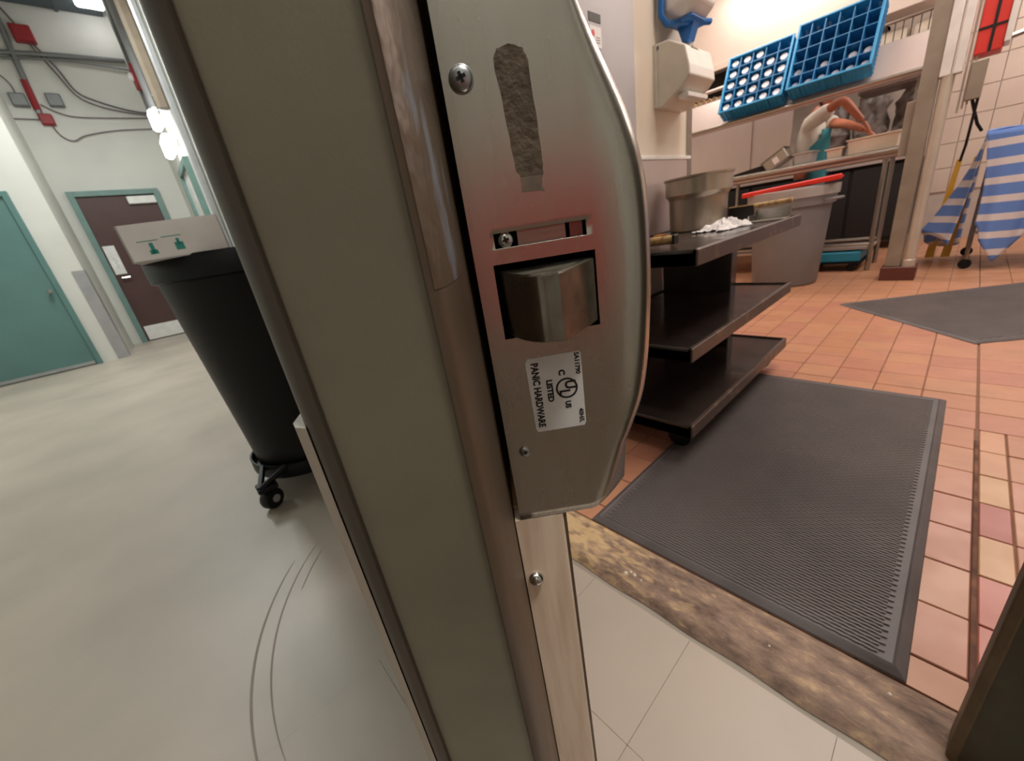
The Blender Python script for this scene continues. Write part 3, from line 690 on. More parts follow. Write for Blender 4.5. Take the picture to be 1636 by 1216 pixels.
MB().box((-1.1, 1.83, 1.095), (-1.090, 2.44, 1.112), .002).build('top_cap', M_white, ws)
tc_ = MB(); tc_.prism([(-1.1, 2.40), (-1.1, 2.456), (-1.15, 2.456), (-1.15, 2.45), (-1.092, 2.45), (-1.092, 2.40)], 0, 3.28); struct(tc_.build('trim_5', M_steel), 'vertical metal corner trim at the end of the dispenser wall', 'trim')
# towel dispenser
td = thing('towel_dispenser', 'ivory paper towel dispenser on the kitchen wall beside the grey panel', 'dispenser', (-1.1, 2.2, 1.3))
prof = [(-1.1, 1.31), (-1.1, 1.565), (-1.03, 1.56), (-.955, 1.515), (-.935, 1.44), (-.93, 1.40), (-.965, 1.365), (-1.06, 1.31)]
m_ = MB(); m_.prism([(p[0], p[1]) for p in prof], 2.06, 2.33, axis='y'); m_.build('dispenser_body', M_ivory, td, bevel=.006)
m_ = MB(); m_.box((-1.1, 2.052, 1.315), (-1.085, 2.06, 1.56)); m_.build('back_plate', M_ivory, td)
m_ = MB(); m_.lathe([(.008, 0), (.008, .003)], (0, 0, 0), 12, M=Matrix.Translation((-1.082, 2.06, 1.545)) @ Matrix.Rotation(math.pi/2, 4, 'X')); m_.build('lock', M_conduit, td)
m_ = MB(); m_.add([(-.995, 2.12, 1.542), (-.995, 2.20, 1.542), (-.950, 2.20, 1.5135), (-.950, 2.12, 1.5135)], [(0, 1, 2, 3)]); 
m_.v = [v + Vector((.001, 0, .002)) for v in m_.v]; m_.build('printed_tag', M_white, td)
m_ = MB(); m_.box((-1.0, 2.09, 1.325), (-.95, 2.30, 1.345), .003); m_.build('paper_slot', M_white, td)
# soap dispenser
sd = thing('soap_dispenser', 'white and blue soap dispenser above the towel dispenser', 'dispenser', (-1.1, 2.2, 1.6))
m_ = MB(); m_.box((-1.1, 2.09, 1.635), (-.92, 2.32, 1.95), .04); m_.build('dispenser_cover', M_white, sd, smooth=False, bevel=.01)
m_ = MB(); m_.tube([(-1.07, 2.075, 1.95), (-1.07, 2.075, 1.66), (-1.05, 2.09, 1.625), (-.99, 2.15, 1.618), (-.95, 2.3, 1.63)], .013, 8); m_.build('blue_frame', M_bluepl, sd, smooth=True)
m_ = MB(); m_.box((-1.06, 2.12, 1.615), (-.95, 2.28, 1.64), .01); m_.prism([(-1.04, 1.62), (-.96, 1.62), (-.985, 1.555), (-1.015, 1.555)], 2.16, 2.22, axis='y'); m_.build('nozzle', M_bluepl, sd, bevel=.004)

# ------------------------------------------------------------------ black three-shelf cart
CX0, CX1, CY0, CY1 = -1.085, -.515, 1.19, 2.28
ct = thing('utility_cart', 'black three-shelf utility cart with worn glossy shelves by the kitchen wall', 'cart', (-.8, 1.75, 0))
for (zt, dx, dy) in ((.155, 0.0, 0), (.440, -.005, 0), (.748, .005, .0)):
    x0, x1, y0, y1 = CX0, CX1 + dx, CY0, CY1 + dy
    m_ = MB(); m_.box((x0, y0, zt - .05), (x1, y1, zt - .008), .003)
    sh = m_.build('shelf', M_cart, ct)
    rw = .014
    for a, b in (((x0, y0, zt - .05), (x1, y0 + rw, zt)), ((x0, y1 - rw, zt - .05), (x1, y1, zt)), ((x1 - rw, y0, zt - .05), (x1 + .002, y1, zt)), ((x0 - .002, y0, zt - .05), (x0 + rw, y1, zt))):
        m_ = MB(); m_.box(a, b, .003); m_.build('rim', M_cartedge if a[0] == x1 - rw else M_cart, sh)
for (x, y) in ((CX0 + .02, CY0 + .03), (CX0 + .02, CY1 - .11),): 
    pass
m_ = MB(); m_.box((CX0 + .01, CY1 - .20, .10), (CX0 + .36, CY1 - .13, .70), .004); m_.build('support_post', M_cart, ct)
m_ = MB(); m_.box((CX0 + .01, CY0 + .06, .10), (CX0 + .05, CY0 + .13, .70), .004); m_.build('support_post', M_cart, ct)
for (x, y) in ((CX0 + .07, CY0 + .08), (CX1 - .08, CY0 + .09), (CX0 + .07, CY1 - .1), (CX1 - .08, CY1 - .1)):
    m_ = MB(); m_.lathe([(.02, -.016), (.045, -.014), (.045, .014), (.02, .016)], (0, 0, 0), 16, M=Matrix.Translation((x, y, .059)) @ Matrix.Rotation(math.pi/2, 4, 'X')); m_.box((x - .02, y - .022, .06), (x + .02, y + .022, .106)); m_.build('caster', M_blackpl, ct)
# things on the cart
ZC = .7405
pot = thing('steel_pot', 'round stainless steel inset pot on the cart top shelf', 'pot', (-.90, 2.11, ZC))
m_ = MB(); m_.lathe([(.125, .0), (.130, .006), (.132, .145), (.136, .155), (.149, .17), (.150, .235), (.157, .24), (.158, .248), (.148, .248), (.145, .17), (.128, .15), (.125, .01)], (-.91, 2.12, ZC), 40); m_.build('pot_body', mat('pot_steel', (196, 186, 172), .3, .75, col2=(170, 158, 142), scale=9, stretch=(1, 1, .3)), pot, smooth=True)
# crumpled towel
def crumple(name, cx, cy, z, rx, ry, h, m, label, cat):
    m_ = MB(); n = 26; vs = []; fs = []
    for j in range(n + 1):
        for i in range(n + 1):
            u = i / n * 2 - 1; v = j / n * 2 - 1; r = math.hypot(u, v)
            ang = math.atan2(v, u); edge = 1 + .22 * math.sin(ang * 5 + 1) + .12 * math.sin(ang * 9)
            zz = max(0, 1 - r ** 2.5) * h * (.6 + .4 * math.sin(u * 9 + v * 4) * math.cos(v * 11 - u * 3)) + random.random() * h * .16
            vs.append((cx + u * rx * edge, cy + v * ry * edge, z + max(.002, zz)))
    for j in range(n):
        for i in range(n): k = j * (n + 1) + i; fs.append((k, k+1, k+n+2, k+n+1))
    m_.add(vs, fs); o = m_.build(name, m); s_ = o.modifiers.new('s', 'SOLIDIFY'); s_.thickness = .002; return tag(o, label, cat)
crumple('towel', -.73, 2.0, ZC + .001, .075, .14, .045, M_towel, 'crumpled white cloth lying on the cart top in front of the pot', 'cloth')
sc = thing('scraper', 'flat steel scraper with wooden handle leaning behind the pot', 'scraper', (-.72, 2.22, ZC))
m_ = MB(); m_.box((-.80, 2.215, ZC), (-.69, 2.235, ZC + .075), .002); m_.build('blade', M_pan, sc)
m_ = MB(); m_.box((-.80, 2.214, ZC + .075), (-.69, 2.236, ZC + .08)); m_.build('blade_spine', M_handle, sc)
m_ = MB(); m_.tube([(-.69, 2.225, ZC + .070), (-.54, 2.24, ZC + .075)], .011, 10); m_.build('handle', M_handle, sc, smooth=True)
pn = thing('steel_tray', 'low steel tray on the far corner of the cart top', 'tray', (-.62, 2.19, ZC))
m_ = MB(); m_.box((-.69, 2.15, ZC), (-.545, 2.26, ZC + .006), .002); m_.build('tray_base', M_steel, pn)
m_ = MB(); m_.box((-.69, 2.255, ZC), (-.545, 2.262, ZC + .05)); m_.box((-.69, 2.15, ZC), (-.685, 2.26, ZC + .03)); m_.build('tray_wall', M_steel, pn)
ho = thing('wooden_handle_tool', 'tool with pale wooden handle lying at the near end of the cart top', 'tool', (-.75, 1.4, ZC))
m_ = MB(); m_.tube([(-.86, 1.33, ZC + .024), (-.67, 1.385, ZC + .024)], .0155, 10); m_.build('handle', M_handle, ho, smooth=True)
m_ = MB(); m_.box((-.675, 1.368, ZC + .008), (-.665, 1.402, ZC + .040), .002); m_.build('ferrule', M_pan, ho)
m_ = MB(); m_.box((-.98, 1.28, ZC), (-.86, 1.36, ZC + .02), .003); m_.build('tool_head', M_pan, ho)
tag(MB().lathe([(.03, 0), (.034, .003), (.02, .006)], (-1.02, 1.95, ZC), 14).build('food_scrap', M_orange, smooth=True), 'small orange scrap beside the pot on the cart', 'scrap')

# ------------------------------------------------------------------ rubber mats
def rubber_mat(x0, x1, y0, y1, label, M=None, pitch=.0088, name='floor_mat', loc=(0, 0, 0)):
    t = thing(name, label, 'mat', loc)
    m_ = MB(); bw = .045; z1 = .012
    ring = lambda d, z: [(x0 + d, y0 + d, z), (x1 - d, y0 + d, z), (x1 - d, y1 - d, z), (x0 + d, y1 - d, z)]
    secs = [ring(0, .0006), ring(.002, .004), ring(.012, .010), ring(.018, z1 + .001), ring(.022, z1 - .002)]
    if M: secs = [[M @ Vector(p) for p in s_] for s_ in secs]
    m_.loft(secs); o = m_.build('mat_base', M_matb, t)
    m_ = MB(); ny = int((y1 - y0 - .06) / pitch); nx = int((x1 - x0 - .07) / .022)
    vs = []; fs = []
    for j in range(ny):
        yc = y0 + .03 + j * pitch
        sh = (j % 2) * .009
        k0 = len(vs)
        xs = [x0 + .034 + sh + i * .011 for i in range(int((x1 - x0 - .062) / .011))]
        for i, x in enumerate(xs):
            wv = (.0009 if i % 2 else -.0009)
            for (dy, z) in ((-.0036, z1 - .0015), (-.0018, z1 + .001), (.0018, z1 + .001), (.0036, z1 - .0015)):
                p = Vector((x, yc + dy + wv, z)); vs.append(M @ p if M else p)
        for i in range(len(xs) - 1):
            for q in range(3): a = k0 + i * 4 + q; fs.append((a, a + 4, a + 5, a + 1))
    m_.add(vs, fs); r = m_.build('ribs', M_mat, t, fix=False); r['kind'] = 'stuff'
    return t
rubber_mat(-.631, .074, .750, 2.115, 'large black ribbed rubber mat in front of the cart at the doorway', loc=(-.28, 1.43, 0))
a2 = math.atan2(.31, .165)
M2 = Matrix.Translation((-.52, 3.66, 0)) @ Matrix.Rotation(math.atan2(-.76, .66), 4, 'Z')
rubber_mat(0, 1.01, 0, 1.9, 'second black rubber mat lying askew further into the kitchen', M=M2, pitch=.02, loc=(.4, 3.8, 0))

# ------------------------------------------------------------------ big grey can
GC = Vector((-1.10, 4.52, 0))
gc = thing('garbage_can', 'large grey round garbage can behind the cart under the dish table edge', 'bin', GC)
m_ = MB(); m_.lathe([(.25, .005), (.262, .02), (.30, .68), (.325, .69), (.33, .79), (.338, .80), (.338, .825), (.322, .825), (.29, .66), (.25, .03)], (GC.x, GC.y, 0), 44); m_.build('can_body', M_can, gc, smooth=True)
for a in (-20, 160):
    u = Vector((math.cos(math.radians(a)), math.sin(math.radians(a)), 0)); v = Vector((-u.y, u.x, 0)); p = GC + u * .33 + Vector((0, 0, .72))
    m_ = MB(); m_.tube([p - v * .07, p - v * .07 + u * .05 , p + v * .07 + u * .05, p + v * .07], .012, 8); m_.build('handle', M_can, gc, smooth=True)
m_ = MB(); m_.lathe([(.345, .76), (.347, .835), (.30, .84), (.28, .72)], (GC.x, GC.y, 0), 44, cap0=False, cap1=False); m_.build('liner', M_liner, gc, smooth=True)
rl = thing('plastic_tray', 'red plastic tray lying across the top of the grey garbage can', 'tray', GC + Vector((0, 0, .85)))
Mr = Matrix.Translation(GC + Vector((.0, 0, .852))) @ Matrix.Rotation(math.radians(-3), 4, 'Y') @ Matrix.Rotation(math.radians(5), 4, 'Z')
m_ = MB(); m_.box((-.33, -.22, 0), (.34, .22, .022), .008, M=Mr); m_.build('tray_panel', M_red, rl, bevel=.003)
m_ = MB(); m_.box((-.35, -.24, -.012), (.36, -.20, .03), .008, M=Mr); m_.build('tray_rim', M_red, rl)

# ------------------------------------------------------------------ dish table, shelf, racks
tb = thing('dish_table', 'long stainless steel dish table with rolled edge beyond the garbage can', 'table', (-1.4, 5.3, 0))
YT, ZT = 5.0, 1.0
m_ = MB(); m_.box((-3.1, YT, ZT - .03), (-.42, 5.6, ZT), .004); m_.build('table_top', M_stain, tb)
m_ = MB(); m_.tube([(-3.1, YT - .01, ZT + .018), (-.42, YT - .01, ZT + .018)], .028, 12); m_.build('rolled_edge', M_steel, tb, smooth=True)
for (x, y) in ((-.56, 5.09), (-.56, 5.52), (-1.9, 5.09), (-1.9, 5.52), (-3.0, 5.09)):
    m_ = MB(); m_.tube([(x, y, 0), (x, y, ZT - .03)], .02, 10); m_.build('leg', M_steel, tb, smooth=True)
for (y, z) in ((5.09, .25), (5.52, .25)):
    m_ = MB(); m_.tube([(-1.9, y, z), (-.56, y, z)], .016, 8); m_.build('stretcher', M_steel, tb, smooth=True)
m_ = MB(); m_.box((-1.9, 5.1, .20), (-.56, 5.5, .22)); m_.build('under_shelf', M_stain, tb)
m_ = MB(); m_.box((-3.1, 5.58, ZT), (-1.42, 5.60, 1.95)); m_.build('splash_panel', M_stain, tb)
m_ = MB(); m_.box((-1.82, 5.56, ZT), (-1.80, 5.58, 1.9)); m_.build('panel_seam', M_stain, tb)

rs = thing('rack_shelf', 'sloping stainless shelf holding the blue glass racks above the dish table', 'shelf', (-1.5, 5.2, 1.6))
U = Vector((0, .45, .893)); NN = Vector((0, -.893, .45))
P0 = Vector((0, 5.06, 1.545))
m_ = MB(); a = P0; b = P0 + U * .34
m_.add([Vector((-3.1, a.y, a.z)), Vector((-.40, a.y, a.z)), Vector((-.40, b.y, b.z)), Vector((-3.1, b.y, b.z)), Vector((-3.1, a.y + .012, a.z)), Vector((-.40, a.y + .012, a.z)), Vector((-.40, b.y + .012, b.z)), Vector((-3.1, b.y + .012, b.z))],
       [(0,1,2,3),(4,5,6,7),(0,1,5,4),(1,2,6,5),(2,3,7,6),(3,0,4,7)]); m_.build('back_panel', M_stain, rs)
m_ = MB(); m_.box((-3.1, 4.94, 1.535), (-.40, 5.07, 1.553)); m_.build('shelf_ledge', M_stain, rs)
m_ = MB(); m_.tube([(-3.1, 4.94, 1.555), (-.40, 4.94, 1.555)], .016, 10); m_.build('shelf_lip', M_steel, rs, smooth=True)
for x in (-3.0, -.46):
    m_ = MB(); m_.box((x - .015, 5.30, ZT), (x + .015, 5.33, 1.85)); m_.build('bracket', M_steel, rs)

def rack(x0, w_, rows_, cols_, label, base, lean, n_, hgt=.55):
    u_, nn_ = lean
    t = thing('glass_rack', label, 'rack', base)
    def B(m_, a, b, ch=.0):   # coords: x along, y along u, z along n
        M4 = Matrix(((1, u_.x, nn_.x, base.x), (0, u_.y, nn_.y, base.y), (0, u_.z, nn_.z, base.z), (0, 0, 0, 1))); m_.box(a, b, ch, M=M4); return m_
    H_ = .165
    for a, b in (((0, 0, 0), (w_, .008, H_)), ((0, hgt - .008, 0), (w_, hgt, H_)), ((0, 0, 0), (.008, hgt, H_)), ((w_ - .008, 0, 0), (w_, hgt, H_))):
        m_ = MB(); B(m_, a, b, .002); sp = m_.build('side_wall', M_rack, t)
    for a, b in (((-.006, -.006, H_ - .018), (w_ + .006, .012, H_)), ((-.006, hgt - .012, H_ - .018), (w_ + .006, hgt + .006, H_)), ((-.006, 0, H_ - .018), (.012, hgt, H_)), ((w_ - .012, 0, H_ - .018), (w_ + .006, hgt, H_))):
        m_ = MB(); B(m_, a, b, .003); m_.build('top_rim', M_rack, t)
    # ribs on the lower outer side
    for k in range(16):
        xx = .02 + (w_ - .04) * k / 15; m_ = MB(); B(m_, (xx - .004, -.007, 0), (xx + .004, 0, H_ - .018)); m_.build('side_rib', M_rack, t)
    for k in range(16):
        yy = .02 + (hgt - .04) * k / 15; m_ = MB(); B(m_, (w_, yy - .004, 0), (w_ + .007, yy + .004, H_ - .018)); m_.build('side_rib', M_rack, t)
    m_ = MB(); B(m_, (0, 0, 0), (w_, hgt, .006)); m_.build('rack_floor', M_rackd, t)
    for i in range(1, cols_):
        m_ = MB(); B(m_, (w_ * i / cols_ - .003, 0, .004), (w_ * i / cols_ + .003, hgt, H_ - .012)); m_.build('divider', M_rackd, t)
    for j in range(1, rows_):
        m_ = MB(); B(m_, (0, hgt * j / rows_ - .003, .004), (w_, hgt * j / rows_ + .003, H_ - .014)); m_.build('divider', M_rackd, t)
    # slots through the upper wall
    for i in range(cols_ + 1):
        m_ = MB()
        for q in range(4): B(m_, (w_ * (i + .35) / (cols_ + 1), hgt - .0088, .03 + q * .015), (w_ * (i + .6) / (cols_ + 1), hgt - .0078, .038 + q * .015))
        m_.build('wall_slot', M_label, t)
    return t
def cell(base, lean, w_, hgt, cols_, rows_, i, j, z):
    return base + Vector((w_ * (i + .5) / cols_, 0, 0)) + lean[0] * (hgt * (j + .5) / rows_) + lean[1] * z
LEAN = (U, NN)
b1_ = Vector((-1.915, 5.045, 1.600)); b2_ = Vector((-1.325, 5.045, 1.620))
rack(0, .555, 5, 5, 'left blue glass rack filled with upturned glasses', b1_, LEAN, 0)
rack(0, .585, 5, 6, 'right blue glass rack, nearly empty, with a few glasses along its bottom row', b2_, LEAN, 0, .58)
gl0 = None; ORD = ['first', 'second', 'third', 'fourth', 'fifth', 'sixth']
def glass(pos, label, group):
    global gl0
    Mg = Matrix(((1, U.x, NN.x, 0), (0, U.y, NN.y, 0), (0, U.z, NN.z, 0), (0, 0, 0, 1)))
    if gl0 is None:
        m_ = MB(); m_.lathe([(.036, .008), (.034, .05), (.032, .088), (.026, .094), (.020, .088), (.0005, .086)], (0, 0, 0), 14, M=Mg)
        gl0 = m_.build('drinking_glass', M_glass, smooth=True); gl0.location = pos; tag(gl0, label, 'glass', group); return
    c = copyobj(gl0, loc=pos); c['label'] = label; c['group'] = group
for j in range(5):
    for i in range(5):
        if (i, j) in ((3, 4), (4, 4)): continue
        glass(cell(b1_, LEAN, .555, .55, 5, 5, i, j, .045), 'upturned glass, %s row up, %s column from the left, in the left blue rack' % (ORD[j], ORD[i]), 'glasses in the left blue rack')
for (i, j) in ((0, 0), (1, 0), (2, 0), (3, 0), (4, 0), (5, 0), (0, 1), (2, 1), (4, 1), (5, 1)):
    glass(cell(b2_, LEAN, .585, .58, 6, 5, i, j, .004), 'upturned glass, %s row up, %s column from the left, in the right blue rack' % (ORD[j], ORD[i]), 'glasses in the right blue rack')

# things on the dish table
def tub(x0, x1, y0, y1, z0, h, m, name, label, cat, tp=.015, rim=True):
    t = thing(name, label, cat, ((x0+x1)/2, (y0+y1)/2, z0))
    sec = lambda d, z: [(x0 + d, y0 + d, z), (x1 - d, y0 + d, z), (x1 - d, y1 - d, z), (x0 + d, y1 - d, z)]
    m_ = MB(); m_.loft([sec(tp, z0), sec(0, z0 + h), sec(.008, z0 + h), sec(tp + .006, z0 + .006)]); m_.build('tub_body', m, t, bevel=.004)
    if rim:
        for a, b in (((x0 - .012, y0 - .012, z0 + h - .012), (x1 + .012, y0 + .004, z0 + h)), ((x0 - .012, y1 - .004, z0 + h - .012), (x1 + .012, y1 + .012, z0 + h)), ((x0 - .012, y0, z0 + h - .012), (x0 + .004, y1, z0 + h)), ((x1 - .004, y0, z0 + h - .012), (x1 + .012, y1, z0 + h))):
            m_ = MB(); m_.box(a, b, .002); m_.build('rim', m, t)
    return t
tub(-.84, -.50, 5.06, 5.50, ZT, .17, M_tub, 'bus_tub', 'cream bus tub at the right end of the dish table', 'tub')
tub(-.99, -.87, 5.06, 5.25, ZT, .13, M_tub, 'small_tub', 'small beige tub left of the cream bus tub', 'tub')
tub(-1.25, -1.10, 5.06, 5.30, ZT, .15, mat('clear_tub', (176, 176, 172), .2, coat=.5), 'food_container', 'grey translucent food container on the dish table before the worker', 'container')
t = thing('insert_pan', 'steel insert pan tipped on its side with a white label on the dish table', 'pan', (-1.38, 5.1, ZT))
Mp = Matrix.Translation((-1.47, 5.06, ZT + .02)) @ Matrix.Rotation(math.radians(-32), 4, 'Y')
m_ = MB(); m_.box((0, 0, 0), (.22, .20, .12), .012, M=Mp); m_.build('pan_body', M_steel, t)
m_ = MB(); m_.box((-.01, -.01, .112), (.23, .21, .122), .002, M=Mp); m_.build('pan_rim', M_steel, t)
m_ = MB(); m_.box((.09, -.002, .025), (.14, .0, .085), 0, M=Mp); m_.build('paper_label', M_white, t)
m_ = MB(); m_.prism([(-1.83, ZT), (-1.56, ZT), (-1.52, ZT + .11), (-1.80, ZT + .07)], 5.1, 5.4, axis='y'); tag(m_.build('dark_pan', M_pan, bevel=.004), 'dark wedge shaped pan at the left of the dish table', 'pan')
m_ = MB(); m_.box((-1.55, 5.06, ZT), (-1.44, 5.2, ZT + .03), .004); tag(m_.build('soap_block', M_towel), 'small white block beside the dark pan on the dish table', 'block')
m_ = MB(); m_.box((-1.18, 4.98, .60), (-.98, 5.0, .62)); 
# crate on a dolly under the table
t = thing('blue_crate', 'blue crate on black wheels beneath the dish table', 'crate', (-.75, 5.25, 0))
m_ = MB(); m_.box((-1.05, 5.05, .09), (-.62, 5.45, .185), .01); m_.build('crate_body', mat('crate_blue', (40, 140, 170), .5), t)
m_ = MB(); m_.box((-1.07, 5.03, .075), (-.60, 5.47, .092)); m_.build('dolly_board', M_blackpl, t)
for (x, y) in ((-.68, 5.08), (-.98, 5.08), (-.68, 5.42), (-.98, 5.42)):
    m_ = MB(); m_.lathe([(.02, -.014), (.036, -.012), (.036, .012), (.02, .014)], (0, 0, 0), 14, M=Matrix.Translation((x, y, .037)) @ Matrix.Rotation(math.pi/2, 4, 'X')); m_.build('wheel', M_blackpl, t, smooth=True)
# cupboard behind/below and back counter
t = thing('back_counter', 'counter along the wall behind the worker, coloured dark for the shade below the table', 'counter', (-1.2, 6.7, 0))
m_ = MB(); m_.box((-3.2, 6.55, .1), (-.45, 7.18, .95)); m_.build('counter_body', M_dark, t)  # shade below the dish table is put into this dark colour
m_ = MB(); m_.box((-3.2, 6.5, .95), (-.45, 7.18, .99), .004); m_.build('counter_top', M_stain, t)
for i in range(5):
    m_ = MB(); m_.box((-3.15 + i * .54, 6.53, .14), (-2.64 + i * .54, 6.55, .92), .003); m_.build('counter_door', M_dark, t)
for i, (x, w_, h_) in enumerate(((-1.27, .30, .66), (-.93, .30, .78), (-.60, .28, .70))):
    m_ = MB(); prof = [(.02, 0)] + [(w_/2 * (1 + .12 * math.sin(k * 2.1 + i)) * math.sin(math.pi * (k + .6) / 9) ** .4, h_ * k / 8) for k in range(9)]
    m_.lathe(prof, (x, 6.75, 1.004), 18)
    m_.v = [v + Vector((.02 * math.sin(v.z * 40 + v.y * 30), .02 * math.cos(v.z * 35 + v.x * 30), .012 * math.sin(v.x * 50))) for v in m_.v]
    tag(m_.build('plastic_bundle', M_wrap, smooth=True), ['left grey plastic-wrapped bundle on the back counter', 'tallest grey plastic-wrapped bundle, middle of the back counter', 'right grey plastic-wrapped bundle beside the column'][i], 'bundle')
# hood / upper cabinet behind racks
t = thing('exhaust_hood', 'large smooth pale steel hood above and behind the blue racks', 'hood', (-2, 6, 2.2))
m_ = MB(); m_.box((-3.25, 5.95, 2.32), (-.95, 7.18, 3.28), 0)
m_.prism([(5.95, 2.32), (7.18, 2.319), (7.18, 2.36), (5.95, 2.36)], -3.25, -.95, axis='x'); m_.build('hood_body', M_hood, t)
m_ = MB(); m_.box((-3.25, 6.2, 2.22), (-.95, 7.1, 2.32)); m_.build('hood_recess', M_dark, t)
m_ = MB(); m_.box((-3.25, 5.92, 2.29), (-.95, 5.97, 2.36), .005); m_.build('hood_lip', M_hood, t)
# wire shelf on the right part, above the column side
t = thing('wire_shelf', 'steel wire shelf holding pale boxes behind the right rack', 'shelf', (-.7, 6, 2.0))
for k in range(9):
    m_ = MB(); x = -.93 + k * .058; m_.tube([(x, 5.95, 2.14), (x, 5.95, 1.98)], .004, 6); m_.build('shelf_wire', M_pan, t)
for (z, r_) in ((2.14, .014), (1.98, .009)):
    m_ = MB(); m_.tube([(-.97, 5.95, z), (-.36, 5.95, z)], r_, 8); m_.build('shelf_rail', M_steel, t, smooth=True)
m_ = MB(); m_.box((-.97, 5.95, 1.97), (-.36, 6.4, 1.985)); m_.build('shelf_deck', M_steel, t)
for i, (x0, x1) in enumerate(((-.90, -.67), (-.62, -.44))):
    m_ = MB(); m_.box((x0, 6.0, 1.986), (x1, 6.3, 2.09), .004); o = m_.build('storage_box', M_tub); tag(o, ('left' if i == 0 else 'right') + ' pale box on the wire shelf', 'box')
m_ = MB(); m_.box((-.97, 5.95, 2.22), (-.34, 6.4, 2.36), .006); tag(m_.build('wall_cupboard', M_hood), 'pale narrow cupboard above the wire shelf', 'cupboard')
t = thing('steel_cabinet', 'dark steel cabinet below the wire shelf behind the racks', 'cabinet', (-.66, 6.2, 1.6))
m_ = MB(); m_.box((-.97, 6.0, 1.62), (-.38, 6.45, 1.96), .004); m_.build('cabinet_body', mat('dull_steel', (120, 102, 92), .4, .5), t)
m_ = MB(); m_.box((-.96, 5.99, 1.64), (-.68, 6.0, 1.94)); m_.box((-.67, 5.99, 1.64), (-.39, 6.0, 1.94)); m_.build('cabinet_door', mat('dull_steel2', (124, 106, 96), .4, .5), t)
m_ = MB(); m_.lathe([(.012, 0), (.010, .008)], (0, 0, 0), 10, M=Matrix.Translation((-.47, 5.94, 2.19)) @ Matrix.Rotation(math.pi/2, 4, 'X')); tag(m_.build('indicator_light', M_led), 'tiny glowing red indicator light near the column', 'light')
# coil rack left of the racks
t = thing('whisk_rack', 'row of wire whisks on a rail left of the blue racks', 'utensil rack', (-2.5, 5.75, 1.95))
m_ = MB(); m_.tube([(-2.9, 5.55, 2.02), (-1.9, 5.55, 2.02)], .02, 8); m_.build('rail', M_stain, t, smooth=True)
for k in range(6):
    x = -2.52 + k * .06; pts = [(x + .03 * math.cos(a), 5.56, 1.90 + .055 * math.sin(a)) for a in [i * math.pi / 6 for i in range(13)]]
    m_ = MB(); m_.tube(pts, .005, 6); m_.build('whisk_loop', M_handle, t, smooth=True)

# ------------------------------------------------------------------ column and wall kit
cl = thing('trim_6', 'painted steel column with pale pipe cover standing at the end of the dish table', 'column', (-.3, 4.62, 0)); cl['kind'] = 'structure'
m_ = MB(); m_.box((-.395, 4.60, .11), (-.30, 4.70, 3.3), .004); m_.build('column_post', M_pil, cl)
m_ = MB(); m_.lathe([(.042, .11), (.042, .16), (.036, .165), (.036, 1.42)], (-.255, 4.62, 0), 20); m_.build('pipe_cover', M_pil2, cl, smooth=True)
m_ = MB(); m_.box((-.30, 4.58, 1.42), (-.245, 4.68, 3.3), .004); m_.build('upper_cover', M_white, cl)
m_ = MB(); m_.box((-.235, 4.58, 1.42), (-.19, 4.68, 3.3), .004); m_.build('upper_cover', M_white, cl)
m_ = MB(); m_.box((-.415, 4.56, 0), (-.20, 4.74, .11), .004); m_.build('column_base', M_base, cl)
m_ = MB(); m_.box((-.45, 4.66, .95), (-.395, 4.70, 1.32), .004); m_.build('junction_plate', M_pil, cl)
for x in (-.175, -.155, -.135):
    m_ = MB(); m_.tube([(x, 4.66, 1.15 + (x + .2)), (x, 4.66, 3.3)], .007, 6); m_.build('conduit', M_pil2, cl, smooth=True)
t = thing('switch_box', 'grey metal switch box beside the column', 'switch box', (-.12, 4.6, 1.3))
m_ = MB(); m_.box((-.15, 4.58, 1.235), (-.075, 4.66, 1.46), .004); m_.build('box_body', M_conduit if False else M_pil, t)
m_ = MB(); m_.tube([(-.11, 4.62, 1.235), (-.10, 4.62, 1.20), (-.06, 4.70, 1.08), (-.03, 4.74, 1.03)], .009, 8); m_.build('black_cord', M_blackpl, t, smooth=True)
m_ = MB(); m_.tube([(-.085, 4.62, 1.235), (-.09, 4.65, .95), (-.10, 4.70, .85)], .008, 8); m_.build('black_cord', M_blackpl, t, smooth=True)
t = thing('red_cabinet', 'red box with black bands and white side panel high beside the column', 'cabinet', (-.08, 4.7, 1.5))
m_ = MB(); m_.box((-.155, 4.62, 1.50), (-.03, 4.82, 1.95), .006); m_.build('cabinet_body', M_redb, t)
m_ = MB(); m_.box((-.157, 4.615, 1.635), (-.028, 4.62, 1.65)); m_.box((-.095, 4.613, 1.50), (-.08, 4.619, 1.95)); m_.build('black_band', M_pan, t)
m_ = MB(); m_.box((-.03, 4.60, 1.53), (.0, 4.82, 1.95), .004); m_.build('white_side', M_white, t)
cable('wall_rail', [(.0, 4.75, 1.57), (.3, 4.78, 1.62), (.7, 4.8, 1.66)], .018, M_steel, 'steel rail running right from the red cabinet', 'rail')
t = thing('wall_shelf', 'dark shelf above the tiled wall in the upper right corner', 'shelf', (.4, 5.2, 1.8))
m_ = MB(); m_.box((.06, 5.0, 1.80), (1.0, 5.4, 2.1), .006); m_.build('shelf_body', M_pan, t)
# yellow sign
for i, (x, w_, z1, lean) in enumerate(((-.175, .05, .86, .03), (-.07, .05, .86, .03))):
    m_ = MB(); m_.add([(x - .03, 5.6, .02), (x + .03, 5.6, .02), (x + .035 + lean, 5.75, z1), (x - .0 + lean, 5.75, z1), (x - .03, 5.63, .02), (x + .03, 5.63, .02), (x + .035 + lean, 5.78, z1), (x + lean, 5.78, z1)], [(0,1,2,3),(4,5,6,7),(0,1,5,4),(1,2,6,5),(2,3,7,6),(3,0,4,7)])
    tag(m_.build('yellow_board', M_yellow), ('left' if i == 0 else 'right') + ' narrow yellow board leaning behind the column', 'board')
